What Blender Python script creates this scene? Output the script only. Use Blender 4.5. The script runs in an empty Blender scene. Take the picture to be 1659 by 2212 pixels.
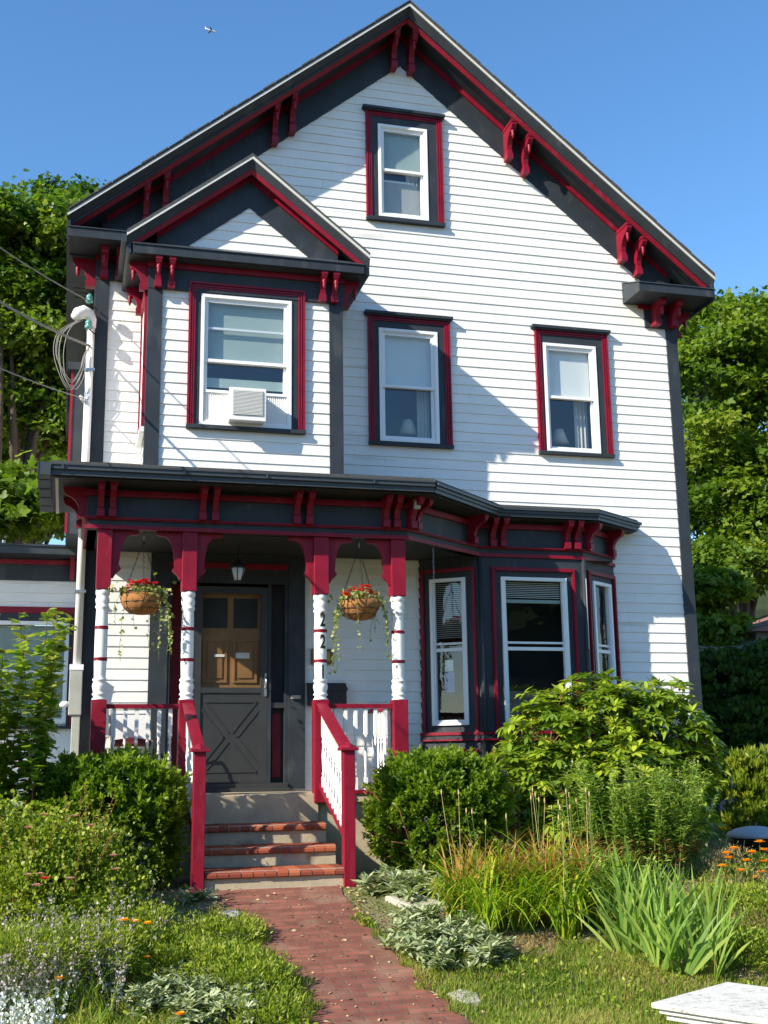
import bpy, math, random
import numpy as np
from mathutils import Vector, Matrix
random.seed(7); RNG = np.random.default_rng(11)
S = bpy.context.scene; COL = S.collection
R = math.radians
# ---------------------------------------------------------------- camera
C0 = np.array([-3.956, -13.669, .677]); YAW, PIT, ROL, FPX = .261, .210, -.014, 2558.
fw = np.array([math.sin(YAW)*math.cos(PIT), math.cos(YAW)*math.cos(PIT), math.sin(PIT)])
rt = np.array([math.cos(YAW), -math.sin(YAW), 0]); up_ = np.cross(rt, fw)
r2 = math.cos(ROL)*rt+math.sin(ROL)*up_; u2 = -math.sin(ROL)*rt+math.cos(ROL)*up_
cd = bpy.data.cameras.new('camera'); cam = bpy.data.objects.new('camera', cd); COL.objects.link(cam)
M4 = Matrix.Identity(4)
for i in range(3): M4[i][0] = r2[i]; M4[i][1] = u2[i]; M4[i][2] = -fw[i]; M4[i][3] = C0[i]
cam.matrix_world = M4
cd.sensor_fit = 'HORIZONTAL'; cd.sensor_width = 36; cd.lens = 36*FPX/1659.; cd.clip_start = .1; cd.clip_end = 5000
S.camera = cam
def at(u, v, Y):                       # a measured image point turned into a world point on the plane y = Y
    d = fw+r2*(u-829.5)/FPX-u2*(v-1106)/FPX
    return C0+d*(Y-C0[1])/d[1]
# ---------------------------------------------------------------- sky and sun
SUNV = Vector((-2.19, -1.0, 1.507)).normalized()
w = bpy.data.worlds.new('World'); S.world = w; w.use_nodes = True
nt = w.node_tree; bg = nt.nodes['Background']
sky = nt.nodes.new('ShaderNodeTexSky'); sky.sky_type = 'NISHITA'; sky.sun_disc = False
sky.sun_elevation = math.asin(SUNV.z); sky.sun_rotation = math.atan2(SUNV.x, SUNV.y)
sky.altitude = 0; sky.air_density = 1.0; sky.dust_density = .1; sky.ozone_density = 2.5
bg.inputs[1].default_value = .15
hs = nt.nodes.new('ShaderNodeHueSaturation'); hs.inputs['Saturation'].default_value = 1.20; hs.inputs['Value'].default_value = .95
nt.links.new(sky.outputs[0], hs.inputs['Color']); nt.links.new(hs.outputs[0], bg.inputs[0])
sd = bpy.data.lights.new('sun', 'SUN'); sd.energy = 5.0; sd.angle = R(.5); sd.color = (1, .91, .76)
so = bpy.data.objects.new('sun', sd); COL.objects.link(so); so.location = (-20, -10, 15)
so.rotation_euler = SUNV.to_track_quat('Z', 'Y').to_euler()
S.view_settings.view_transform = 'Standard'; S.view_settings.look = 'None'
S.view_settings.exposure = 0.80; S.view_settings.gamma = 1
S.cycles.max_bounces = 8; S.cycles.transparent_max_bounces = 24
# ---------------------------------------------------------------- materials
MATS = {}
def newmat(name):
    m = bpy.data.materials.new(name); m.use_nodes = True; MATS[name] = m
    return m, m.node_tree, m.node_tree.nodes['Principled BSDF']
def paint(name, col, rough=.5, var=.12, scale=3., bump=.15, bscale=60., dirt=None, spec=.4, metal=0):
    m, t, b = newmat(name); N = t.nodes; L = t.links
    tc = N.new('ShaderNodeTexCoord'); n1 = N.new('ShaderNodeTexNoise'); n1.inputs['Scale'].default_value = scale
    n1.inputs['Detail'].default_value = 6; n1.inputs['Roughness'].default_value = .65
    L.new(tc.outputs['Object'], n1.inputs['Vector'])
    r = N.new('ShaderNodeValToRGB'); r.color_ramp.elements[0].position = .3; r.color_ramp.elements[1].position = .7
    c = np.array(col); lo = c*(1-var); hi = np.minimum(c*(1+var), .95)
    r.color_ramp.elements[0].color = (*lo, 1); r.color_ramp.elements[1].color = (*hi, 1)
    L.new(n1.outputs[0], r.inputs[0]); out = r.outputs[0]
    if dirt:
        n3 = N.new('ShaderNodeTexNoise'); n3.inputs['Scale'].default_value = dirt[1]; n3.inputs['Detail'].default_value = 8
        mp = N.new('ShaderNodeMapping'); mp.inputs['Scale'].default_value = dirt[3] if len(dirt) > 3 else (1, 1, 1)
        L.new(tc.outputs['Object'], mp.inputs[0]); L.new(mp.outputs[0], n3.inputs['Vector'])
        r3 = N.new('ShaderNodeValToRGB'); r3.color_ramp.elements[0].position = dirt[2]; r3.color_ramp.elements[1].position = dirt[2]+.12
        L.new(n3.outputs[0], r3.inputs[0])
        mx = N.new('ShaderNodeMix'); mx.data_type = 'RGBA'; mx.inputs['B'].default_value = (*dirt[0], 1)
        L.new(r3.outputs[0], mx.inputs['Factor']); L.new(out, mx.inputs['A']); out = mx.outputs['Result']
    L.new(out, b.inputs['Base Color'])
    b.inputs['Roughness'].default_value = rough; b.inputs['Specular IOR Level'].default_value = spec; b.inputs['Metallic'].default_value = metal
    if bump:
        n2 = N.new('ShaderNodeTexNoise'); n2.inputs['Scale'].default_value = bscale; n2.inputs['Detail'].default_value = 4
        L.new(tc.outputs['Object'], n2.inputs['Vector']); bp = N.new('ShaderNodeBump'); bp.inputs['Strength'].default_value = bump
        bp.inputs['Distance'].default_value = .01
        L.new(n2.outputs[0], bp.inputs['Height']); L.new(bp.outputs[0], b.inputs['Normal'])
    return m
for k_, c_ in (('siding', (.79, .79, .76)), ('siding_b', (.775, .775, .742)), ('siding_c', (.80, .80, .78))):
    paint(k_, c_, .55, .05, 1.6, .25, 45, dirt=((.60, .59, .53), 2.6, .63, (.30, 1, 3.5)))
paint('charcoal', (.030, .037, .046), .5, .22, 3, .2, 50, dirt=((.060, .064, .068), 5, .60, (1, 1, .35)), spec=.3)
paint('crimson', (.21, .006, .022), .45, .22, 4, .2, 50, dirt=((.25, .022, .040), 6, .60, (1, 1, .3)), spec=.3)
paint('white_trim', (.80, .80, .77), .4, .04, 6, .08, 60, dirt=((.55, .53, .47), 7, .68))
paint('vinyl', (.82, .83, .84), .35, .02, 6, .03, 60)
paint('drip_edge', (.62, .61, .57), .4, .12, 2, .05, 60)
paint('shingle', (.075, .073, .07), .95, .3, 30, .7, 90)
paint('gutter_metal', (.045, .054, .062), .38, .2, 1.3, .05, 30)
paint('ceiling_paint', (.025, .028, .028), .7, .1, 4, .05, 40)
paint('concrete', (.46, .385, .265), .9, .16, 5, .5, 120, dirt=((.24, .21, .14), 3, .60))
paint('mortar', (.42, .36, .29), .95, .1, 20, .4, 120)
paint('door_gray', (.036, .039, .040), .4, .1, 6, .05, 60)
paint('door_wood', (.27, .14, .055), .42, .25, 3, .1, 40)
paint('shade_white', (.78, .79, .78), .8, .03, 4, .02, 40)
paint('shade_teal', (.34, .42, .40), .8, .05, 4, .02, 40)
paint('curtain', (.55, .54, .50), .9, .1, 10, .1, 30)
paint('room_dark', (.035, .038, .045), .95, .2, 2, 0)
paint('black_metal', (.02, .02, .022), .4, .1, 8, .05, 80)
paint('steel', (.45, .46, .47), .3, .05, 8, .03, 80, metal=.8)
paint('plaque_wood', (.16, .09, .035), .5, .2, 12, .1, 60)
paint('brass', (.5, .33, .11), .35, .1, 12, .05, 60, metal=.7)
paint('pvc', (.80, .80, .77), .4, .03, 3, .03, 60)
paint('meter_gray', (.36, .37, .33), .5, .1, 6, .1, 60)
paint('wire_gray', (.25, .24, .22), .6, .1, 6, .05, 60)
paint('glass_green', (.10, .30, .26), .1, .1, 6, 0, spec=.9)
paint('coir', (.36, .16, .05), 1.0, .4, 25, 1.0, 120)
paint('bark', (.11, .08, .06), .95, .3, 8, .8, 40)
paint('stem_red', (.20, .085, .04), .8, .3, 8, .2, 40)
paint('stem_green', (.12, .17, .035), .8, .3, 8, .2, 40)
paint('straw', (.45, .34, .15), .9, .3, 8, .2, 40)
paint('stone', (.42, .39, .33), .9, .15, 7, .6, 90)
paint('peeling_white', (.60, .59, .54), .8, .15, 9, .6, 60, dirt=((.26, .24, .18), 14, .57, (1, 2.5, 3)))
paint('lid_gray', (.38, .43, .47), .5, .1, 5, .1, 60)
paint('shed_roof', (.24, .13, .11), .9, .1, 5, .2, 60)
paint('gray_wood', (.28, .26, .23), .9, .2, 8, .3, 60)
paint('paper', (.72, .72, .72), .8, .04, 8, 0)
paint('paper_blue', (.16, .20, .50), .8, .2, 12, 0)
paint('aircraft_white', (.8, .8, .82), .4, .02, 1, 0)
paint('lampshade', (.62, .58, .48), .9, .03, 4, .02, 40)
paint('cushion', (.16, .02, .03), .9, .2, 8, .2, 60)
paint('black_ink', (.012, .012, .013), .5, .1, 8, 0)
paint('ac_grille', (.40, .40, .38), .5, .05, 8, .05, 60)
# window glass: clear with a fresnel reflection
def glassmat(name, tint, base=.05, k=1.6):
    m, t, b = newmat(name); N = t.nodes; L = t.links; N.remove(b)
    tr = N.new('ShaderNodeBsdfTransparent'); tr.inputs[0].default_value = (*tint, 1)
    gl = N.new('ShaderNodeBsdfGlossy'); gl.inputs['Roughness'].default_value = .01; gl.inputs[0].default_value = (1, 1, 1, 1)
    tc = N.new('ShaderNodeTexCoord'); n = N.new('ShaderNodeTexNoise'); n.inputs['Scale'].default_value = 2.2
    L.new(tc.outputs['Object'], n.inputs['Vector']); bp = N.new('ShaderNodeBump'); bp.inputs['Strength'].default_value = .12; bp.inputs['Distance'].default_value = .02
    L.new(n.outputs[0], bp.inputs['Height']); L.new(bp.outputs[0], gl.inputs['Normal'])
    lw = N.new('ShaderNodeLayerWeight'); lw.inputs[0].default_value = .5
    f = N.new('ShaderNodeMath'); f.operation = 'POWER'; f.inputs[1].default_value = 4.0; L.new(lw.outputs['Facing'], f.inputs[0])
    ma = N.new('ShaderNodeMath'); ma.operation = 'MULTIPLY_ADD'; ma.inputs[1].default_value = k; ma.inputs[2].default_value = base; ma.use_clamp = True
    L.new(f.outputs[0], ma.inputs[0]); mx = N.new('ShaderNodeMixShader'); o = N['Material Output']
    L.new(ma.outputs[0], mx.inputs[0]); L.new(tr.outputs[0], mx.inputs[1]); L.new(gl.outputs[0], mx.inputs[2]); L.new(mx.outputs[0], o.inputs[0])
glassmat('glass', (.86, .9, .9), .10, .9)
glassmat('bay_glass', (.88, .93, .93), .06, .4)
glassmat('storm_glass', (.9, .92, .9), .03, .6)
# foliage: colour varies from leaf to leaf
def leafmat(name, cols, trans=.35, rough=.45, spec=.35):
    m, t, b = newmat(name); N = t.nodes; L = t.links
    a = N.new('ShaderNodeAttribute'); a.attribute_name = 'rnd'
    r = N.new('ShaderNodeValToRGB'); e = r.color_ramp.elements
    while len(e) < len(cols): e.new(.5)
    for i, c in enumerate(cols): e[i].position = i/(len(cols)-1); e[i].color = (*c, 1)
    L.new(a.outputs['Fac'], r.inputs[0]); L.new(r.outputs[0], b.inputs['Base Color'])
    b.inputs['Roughness'].default_value = rough; b.inputs['Specular IOR Level'].default_value = spec
    tl = N.new('ShaderNodeBsdfTranslucent'); g = N.new('ShaderNodeMix'); g.data_type = 'RGBA'; g.blend_type = 'MULTIPLY'
    g.inputs['Factor'].default_value = 1; g.inputs['B'].default_value = (1.6, 1.7, .7, 1); L.new(r.outputs[0], g.inputs['A'])
    L.new(g.outputs['Result'], tl.inputs[0]); mx = N.new('ShaderNodeMixShader'); mx.inputs[0].default_value = trans
    o = N['Material Output']; L.new(b.outputs[0], mx.inputs[1]); L.new(tl.outputs[0], mx.inputs[2]); L.new(mx.outputs[0], o.inputs[0])
leafmat('leaf_maple', [(.04, .095, .010), (.07, .14, .012), (.12, .20, .016), (.19, .26, .022), (.30, .31, .04)], .4)
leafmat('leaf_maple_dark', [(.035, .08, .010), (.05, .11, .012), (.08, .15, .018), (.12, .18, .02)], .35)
leafmat('leaf_yew', [(.03, .075, .006), (.07, .145, .008), (.14, .23, .012), (.24, .32, .02)], .4, .5)
leafmat('leaf_hedge', [(.018, .05, .008), (.04, .09, .012), (.07, .14, .016)], .3, .6)
leafmat('leaf_gold', [(.05, .10, .01), (.11, .18, .012), (.20, .26, .02), (.30, .32, .03)], .3)
leafmat('leaf_rhodo', [(.07, .15, .02), (.14, .23, .022), (.24, .34, .03), (.36, .44, .035), (.45, .45, .07)], .3, .3, .55)
leafmat('leaf_perennial', [(.07, .17, .02), (.13, .25, .03), (.22, .34, .05), (.36, .42, .09)], .3)
leafmat('leaf_dry', [(.20, .12, .05), (.34, .22, .09), (.42, .30, .12)], .3)
leafmat('leaf_lily', [(.09, .20, .012), (.17, .30, .015), (.30, .40, .02), (.44, .44, .04)], .35)
leafmat('leaf_lily_dry', [(.30, .15, .03), (.45, .25, .06), (.52, .36, .10)], .3)
leafmat('leaf_iris', [(.10, .20, .04), (.17, .29, .05), (.26, .37, .07), (.40, .43, .12)], .35)
leafmat('leaf_silver', [(.17, .23, .11), (.27, .33, .16), (.38, .43, .24), (.50, .53, .34)], .15, .8, .2)
leafmat('leaf_rose', [(.08, .13, .014), (.16, .23, .02), (.28, .35, .035), (.42, .41, .09)], .35)
leafmat('leaf_shrub', [(.08, .17, .015), (.14, .26, .02), (.24, .35, .04), (.38, .40, .09)], .4)
leafmat('leaf_lavender', [(.20, .25, .18), (.26, .32, .22), (.28, .26, .30)], .2, .8)
leafmat('leaf_ivy', [(.10, .17, .03), (.20, .27, .07), (.36, .38, .14), (.5, .5, .25)], .35)
leafmat('grass', [(.09, .17, .015), (.16, .25, .02), (.26, .32, .04), (.40, .35, .12)], .4, .7)
leafmat('weeds', [(.06, .12, .015), (.11, .19, .02), (.18, .25, .03)], .35, .7)
leafmat('litter', [(.28, .19, .09), (.42, .31, .16), (.55, .44, .25)], .1, .9)
leafmat('petal_red', [(.6, .012, .02), (.75, .02, .02), (.8, .05, .03)], .3)
leafmat('petal_crimson', [(.62, .01, .05), (.75, .03, .08)], .3)
leafmat('petal_pink', [(.62, .20, .32), (.6, .36, .36), (.62, .45, .38)], .3)
leafmat('petal_orange', [(.85, .34, .01), (.9, .50, .02)], .3)
leafmat('petal_yellow', [(.85, .45, .01), (.9, .6, .02)], .3)
leafmat('petal_white', [(.50, .53, .58), (.72, .74, .76)], .2)
leafmat('petal_mauve', [(.35, .25, .33), (.45, .36, .42), (.5, .45, .45)], .25)
leafmat('seed_head', [(.14, .13, .05), (.24, .19, .08), (.36, .27, .13)], .1)
# ground
def groundmat():
    m, t, b = newmat('soil'); N = t.nodes; L = t.links
    tc = N.new('ShaderNodeTexCoord'); n = N.new('ShaderNodeTexNoise'); n.inputs['Scale'].default_value = .9; n.inputs['Detail'].default_value = 10; n.inputs['Roughness'].default_value = .7
    L.new(tc.outputs['Object'], n.inputs['Vector']); r = N.new('ShaderNodeValToRGB'); e = r.color_ramp.elements
    e[0].position = .35; e[0].color = (.10, .075, .045, 1); e[1].position = .7; e[1].color = (.13, .16, .03, 1); x = e.new(.5); x.color = (.20, .16, .09, 1)
    L.new(n.outputs[0], r.inputs[0]); L.new(r.outputs[0], b.inputs['Base Color']); b.inputs['Roughness'].default_value = 1
    n2 = N.new('ShaderNodeTexNoise'); n2.inputs['Scale'].default_value = 40; L.new(tc.outputs['Object'], n2.inputs['Vector'])
    bp = N.new('ShaderNodeBump'); bp.inputs['Strength'].default_value = 1; bp.inputs['Distance'].default_value = .03
    L.new(n2.outputs[0], bp.inputs['Height']); L.new(bp.outputs[0], b.inputs['Normal'])
groundmat()
def brickmat(name, cols, mort, bw, rh, msize, rough=.85):
    m, t, b = newmat(name); N = t.nodes; L = t.links
    tc = N.new('ShaderNodeTexCoord'); dn = N.new('ShaderNodeTexNoise'); dn.inputs['Scale'].default_value = 3
    L.new(tc.outputs['Object'], dn.inputs['Vector'])
    dm = N.new('ShaderNodeMix'); dm.data_type = 'VECTOR'; dm.inputs['Factor'].default_value = .012
    L.new(tc.outputs['Object'], dm.inputs['A']); L.new(dn.outputs['Color'], dm.inputs['B'])
    br = N.new('ShaderNodeTexBrick'); br.inputs['Scale'].default_value = 1; br.inputs['Brick Width'].default_value = bw; br.inputs['Row Height'].default_value = rh
    br.inputs['Mortar Size'].default_value = msize; br.inputs['Mortar Smooth'].default_value = .3; br.inputs['Bias'].default_value = -.3
    br.inputs['Color1'].default_value = (*cols[0], 1); br.inputs['Color2'].default_value = (*cols[1], 1); br.inputs['Mortar'].default_value = (*mort, 1)
    L.new(dm.outputs['Result'], br.inputs['Vector'])
    n = N.new('ShaderNodeTexNoise'); n.inputs['Scale'].default_value = 5; n.inputs['Detail'].default_value = 9; n.inputs['Roughness'].default_value = .7; L.new(tc.outputs['Object'], n.inputs['Vector'])
    r = N.new('ShaderNodeValToRGB'); r.color_ramp.elements[0].position = .32; r.color_ramp.elements[0].color = (.62, .6, .6, 1); r.color_ramp.elements[1].position = .7; r.color_ramp.elements[1].color = (1.15, 1.1, 1.05, 1)
    L.new(n.outputs[0], r.inputs[0]); mx = N.new('ShaderNodeMix'); mx.data_type = 'RGBA'; mx.blend_type = 'MULTIPLY'; mx.inputs['Factor'].default_value = 1
    L.new(br.outputs['Color'], mx.inputs['A']); L.new(r.outputs[0], mx.inputs['B'])
    n4 = N.new('ShaderNodeTexNoise'); n4.inputs['Scale'].default_value = 2.1; n4.inputs['Detail'].default_value = 8; L.new(tc.outputs['Object'], n4.inputs['Vector'])
    r4 = N.new('ShaderNodeValToRGB'); r4.color_ramp.elements[0].position = .54; r4.color_ramp.elements[1].position = .85; L.new(n4.outputs[0], r4.inputs[0])
    mz = N.new('ShaderNodeMix'); mz.data_type = 'RGBA'; mz.inputs['B'].default_value = (.30, .21, .14, 1); L.new(r4.outputs[0], mz.inputs['Factor']); L.new(mx.outputs['Result'], mz.inputs['A'])
    L.new(mz.outputs['Result'], b.inputs['Base Color']); b.inputs['Roughness'].default_value = rough
    bp = N.new('ShaderNodeBump'); bp.inputs['Strength'].default_value = .5; bp.inputs['Distance'].default_value = .008; bp.invert = True
    L.new(br.outputs['Fac'], bp.inputs['Height']); L.new(bp.outputs[0], b.inputs['Normal'])
brickmat('path_brick', ((.19, .062, .042), (.33, .12, .078)), (.15, .095, .062), .22, .075, .008)
# single clay bricks for the treads
leafmat('clay', [(.20, .045, .025), (.30, .07, .03), (.38, .11, .045)], 0.0, .8)

# ---------------------------------------------------------------- mesh helpers
class MB:
    def __init__(s): s.v = []; s.f = []; s.m = []; s.mats = []; s.sm = []
    def mi(s, m):
        if m not in s.mats: s.mats.append(m)
        return s.mats.index(m)
    def face(s, pts, m, smooth=False):
        b = len(s.v); s.v += [tuple(p) for p in pts]; s.f.append(tuple(range(b, b+len(pts)))); s.m.append(s.mi(m)); s.sm.append(smooth)
    def poly(s, vs, fs, m, smooth=False):
        b = len(s.v); s.v += [tuple(p) for p in vs]
        for f in fs: s.f.append(tuple(b+i for i in f)); s.m.append(s.mi(m)); s.sm.append(smooth)
    def box(s, x0, x1, y0, y1, z0, z1, m):
        s.poly([(x0,y0,z0),(x1,y0,z0),(x1,y1,z0),(x0,y1,z0),(x0,y0,z1),(x1,y0,z1),(x1,y1,z1),(x0,y1,z1)],
               [(0,3,2,1),(4,5,6,7),(0,1,5,4),(1,2,6,5),(2,3,7,6),(3,0,4,7)], m)
    def obox(s, o, ux, uy, uz, m):      # box from a corner and three edge vectors
        o, a, b, c = map(np.array, (o, ux, uy, uz))
        P = [o, o+a, o+a+b, o+b]; P += [p+c for p in P]
        s.poly(P, [(0,3,2,1),(4,5,6,7),(0,1,5,4),(1,2,6,5),(2,3,7,6),(3,0,4,7)], m)
    def extrude(s, prof, vec, m, smooth=False):   # closed polygon prof (3-D points) swept along vec
        n = len(prof); v = np.array(vec); P = [np.array(p) for p in prof]
        fs = [tuple(range(n))[::-1], tuple(range(n, 2*n))]+[(i, (i+1) % n, n+(i+1) % n, n+i) for i in range(n)]
        s.poly(P+[p+v for p in P], fs, m, smooth)
    def tube(s, pts, r, m, n=6, cap=True):
        pts = [Vector(p) for p in pts]; rs = r if hasattr(r, '__len__') else [r]*len(pts); V = []; F = []
        prev = None
        for i, p in enumerate(pts):
            d = (pts[min(i+1, len(pts)-1)]-pts[max(i-1, 0)]).normalized()
            a = d.cross(Vector((0,0,1)) if abs(d.z) < .9 else Vector((1,0,0))).normalized() if prev is None else (prev-d*prev.dot(d)).normalized()
            prev = a; b = d.cross(a)
            for k in range(n):
                t = 2*math.pi*k/n; V.append(p+(a*math.cos(t)+b*math.sin(t))*rs[i])
        for i in range(len(pts)-1):
            for k in range(n): F.append((i*n+k, i*n+(k+1) % n, (i+1)*n+(k+1) % n, (i+1)*n+k))
        if cap: F.append(tuple(range(n))[::-1]); F.append(tuple((len(pts)-1)*n+k for k in range(n)))
        s.poly(V, F, m, True)
    def lathe(s, prof, o, m, n=16, axis=None):    # prof: list of (radius, height)
        V = []; F = []
        for (r, h) in prof:
            for k in range(n):
                t = 2*math.pi*k/n; V.append((o[0]+r*math.cos(t), o[1]+r*math.sin(t), o[2]+h))
        for i in range(len(prof)-1):
            for k in range(n): F.append((i*n+k, i*n+(k+1) % n, (i+1)*n+(k+1) % n, (i+1)*n+k))
        F.append(tuple(range(n))[::-1]); F.append(tuple((len(prof)-1)*n+k for k in range(n)))
        s.poly(V, F, m, True)
    def build(s, name, parent=None, bevel=0):
        me = bpy.data.meshes.new(name); me.from_pydata([tuple(map(float, p)) for p in s.v], [], s.f)
        for m in s.mats: me.materials.append(MATS[m])
        me.polygons.foreach_set('material_index', s.m); me.polygons.foreach_set('use_smooth', s.sm)
        me.update()
        o = bpy.data.objects.new(name, me); COL.objects.link(o)
        if bevel:
            md = o.modifiers.new('bevel', 'BEVEL'); md.width = bevel; md.segments = 2; md.limit_method = 'ANGLE'
        if parent: o.parent = parent; o.matrix_parent_inverse = Matrix.Identity(4); keep(o, parent)
        return o
def wloc(o):
    p = Vector(o.location); q = o.parent
    while q: p = p+Vector(q.location); q = q.parent
    return p
def keep(o, parent):                 # geometry is written in world numbers: undo the parents' offset (no parent is rotated when this is used)
    o.location = Vector(o.location)-wloc(parent)
def empty(name, loc=(0,0,0), parent=None):
    o = bpy.data.objects.new(name, None); COL.objects.link(o); o.location = loc; o.empty_display_size = .2
    if parent: o.parent = parent; keep(o, parent)
    return o
def tag(o, label=None, cat=None, group=None, kind=None):
    if label: o['label'] = label
    if cat: o['category'] = cat
    if group: o['group'] = group
    if kind: o['kind'] = kind
    return o
def copy_tree(o, parent=None):
    c = o.copy(); COL.objects.link(c); c.parent = parent
    for ch in [x for x in bpy.data.objects if x.parent == o]: copy_tree(ch, c)
    return c
def gz(x, y):                         # height of the front yard
    return -.42 if y > -2.6 else (-.42-.23*(-2.6-y) if y > -5.4 else -1.064)

# ---------------------------------------------------------------- ground
m = MB()
xs = [-400,-60,-20,-12,-8,-6,-5,-4,-3,-2,-1,0,1,2,3,4,6,8,12,20,60,400]; ys = [-400,-60,-30,-14,-5.4,-5,-4.5,-4,-3.5,-3,-2.6,-1,0,4,12,24,60,400]
V = []; F = []
for y in ys:
    for x in xs:
        z = gz(x, y)
        V.append((x, y, z))
nx = len(xs)
for j in range(len(ys)-1):
    for i in range(nx-1): F.append((j*nx+i, j*nx+i+1, (j+1)*nx+i+1, (j+1)*nx+i))
m.poly(V, F, 'soil'); tag(m.build('ground'), kind='structure')
# wooded banks: behind the house on the right, and across the street behind the camera
def bank(name, x0, x1, y0, y1, h, mat, n=40, seed=1):
    rg = np.random.default_rng(seed); m = MB(); V = []; F = []
    k = 16
    for j in range(k+1):
        for i in range(n+1):
            t = j/k; s_ = math.sin(math.pi*i/n)**.35
            x = x0+(x1-x0)*i/n; y = y0+(y1-y0)*t
            V.append((x, y, -1.2+h*s_*math.sin(t*math.pi/2)*(1+.12*math.sin(i*1.7+seed)+.1*rg.normal()*(.3 < t))))
    for j in range(k):
        for i in range(n): F.append((j*(n+1)+i, j*(n+1)+i+1, (j+1)*(n+1)+i+1, (j+1)*(n+1)+i))
    m.poly(V, F, mat); return tag(m.build(name), kind='structure')
paint('woods', (.018, .032, .010), .95, .5, .6, 1, 2)
bank('hills', 8, 60, 16, 40, 11, 'woods', seed=3)
bank('hills', -60, 5, 26, 60, 9, 'woods', seed=5)
bank('hills', 70, -70, -34, -70, 15, 'woods', seed=8)

# brick walk
m = MB(); L_ = [(-2.60,-2.5),(-2.59,-2.82),(-2.45,-3.64),(-2.32,-4.22),(-2.26,-4.65),(-2.27,-5.35),(-2.3,-6.2),(-2.35,-9)]
R_ = [(-1.44,-2.5),(-1.49,-2.82),(-1.42,-3.64),(-1.39,-4.22),(-1.31,-4.65),(-1.22,-5.35),(-1.1,-6.2),(-.9,-9)]
for i in range(len(L_)-1):
    a, b, c, d = L_[i], R_[i], R_[i+1], L_[i+1]
    K = 6
    for k in range(K):
        q = lambda P, Q, t: (P[0]+(Q[0]-P[0])*t, P[1]+(Q[1]-P[1])*t)
        p1, p2 = q(a, d, k/K), q(b, c, k/K); p3, p4 = q(b, c, (k+1)/K), q(a, d, (k+1)/K)
        m.face([(p[0], p[1], gz(*p)+.012) for p in (p4, p3, p2, p1)], 'path_brick')
tag(m.build('path'), kind='structure')

# ================================================================= HOUSE
house = empty('house', (0, 0, -.42))
tag(house, 'white clapboard gabled house with charcoal and crimson trim, upper bay and front porch', 'house')
EXP = .125
def clap(m, o, d, nrm, z0, z1, ext, holes=(), mat='siding', lap=.0105):
    o = np.array(o, float); d = np.array(d, float); nrm = np.array(nrm, float)
    P = lambda s_, z, off: (o[0]+d[0]*s_+nrm[0]*off, o[1]+d[1]*s_+nrm[1]*off, z)
    k = 0; z = z0
    while z < z1-1e-4:
        zt = min(z+EXP, z1); cuts = {z, zt}
        for h in holes:
            for q in h[2:4]:
                if z < q < zt: cuts.add(q)
        cs = sorted(cuts)
        for a, b in zip(cs[:-1], cs[1:]):
            mid = (a+b)/2; (a0, a1), (b0, b1) = ext(a), ext(b)
            hs = sorted([(h[0], h[1]) for h in holes if h[2] < mid < h[3]])
            segs = []; cur = (a0, b0)
            for h in hs: segs.append((cur, (h[0], h[0]))); cur = (h[1], h[1])
            segs.append((cur, (a1, b1)))
            oa = lap*(1-(a-z)/EXP); ob = lap*(1-(b-z)/EXP)
            for (l, r_) in segs:
                if r_[0]-l[0] < 1e-4 and r_[1]-l[1] < 1e-4: continue
                # boards of random length butted end to end, each a touch different
                rj = random.Random(int(z*1000)*31+int((o[0]*7+o[1]*13+5*d[1])*10)); js = []; q = rj.uniform(-3, -1)
                while q < 14: js.append((q, rj.choice((mat, mat, mat+'_b', mat+'_c')), rj.uniform(0, .0025))); q += rj.uniform(1.6, 3.8)
                lo_, hi_ = min(l[0], l[1]), max(r_[0], r_[1])
                s_off = 0 if ext(z0)[0] >= 0 else 4
                for qi in range(len(js)-1):
                    A_ = js[qi][0]-s_off; B_e = js[qi+1][0]-s_off-.0015; mt, jo = js[qi][1], js[qi][2]
                    la, lb, ra_, rb_ = max(l[0], A_), max(l[1], A_), min(r_[0], B_e), min(r_[1], B_e)
                    if ra_-la <= 1e-4 and rb_-lb <= 1e-4: continue
                    ra_ = max(ra_, la); rb_ = max(rb_, lb)
                    m.face([P(la, a, oa+jo), P(ra_, a, oa+jo), P(rb_, b, ob), P(lb, b, ob)], mt)
                    if a == z: m.face([P(la, a, 0), P(ra_, a, 0), P(ra_, a, oa+jo), P(la, a, oa+jo)], mt)
                m.face([P(l[0], a, -.012), P(r_[0], a, -.012), P(r_[1], b, -.012), P(l[1], b, -.012)], 'gray_wood')
        z = zt
# roof lines
APX = 10.42; SL = .819
T = lambda x: APX-SL*abs(x)                      # main roof top surface
def gable_ext(z):
    zt = APX-.50
    if z <= 6.7: return (-3.78, 3.78)
    w_ = max(0, (zt-z)/SL); w_ = min(w_, 3.78); return (-w_, w_)
WIN = {  # outer casing x0,x1,z0,z1 ; frame x0,x1,z0,z1 ; meeting rail
 'attic': (-.489, .552, 7.53, 9.11, -.325, .345, 7.585, 8.89, 8.258),
 'mid': (-.489, .588, 4.54, 6.264, -.350, .421, 4.584, 6.06, 5.31),
 'right': (1.755, 2.781, 4.54, 6.264, 1.866, 2.61, 4.568, 6.04, 5.316)}
holes = [(v[4]+.01, v[5]-.01, v[6]+.01, v[7]-.01) for v in WIN.values()]
holes += [(-2.87, -1.495, .42, 3.0), (.15, 2.65, .9, 3.1)]
m = MB(); clap(m, (0,0), (1,0), (0,-1), .02, APX-.5, gable_ext, holes)
m.build('front_wall', house)
m = MB()
clap(m, (-3.8, 11), (0,-1), (-1,0), -.1, 6.75, lambda z: (0, 10.98))
clap(m, (3.8, 0), (0,1), (1,0), -.1, 6.75, lambda z: (.02, 11))
m.face([(-3.8,11,-.4),(3.8,11,-.4),(3.8,11,6.8),(0,11,9.9),(-3.8,11,6.8)], 'siding')
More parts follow.
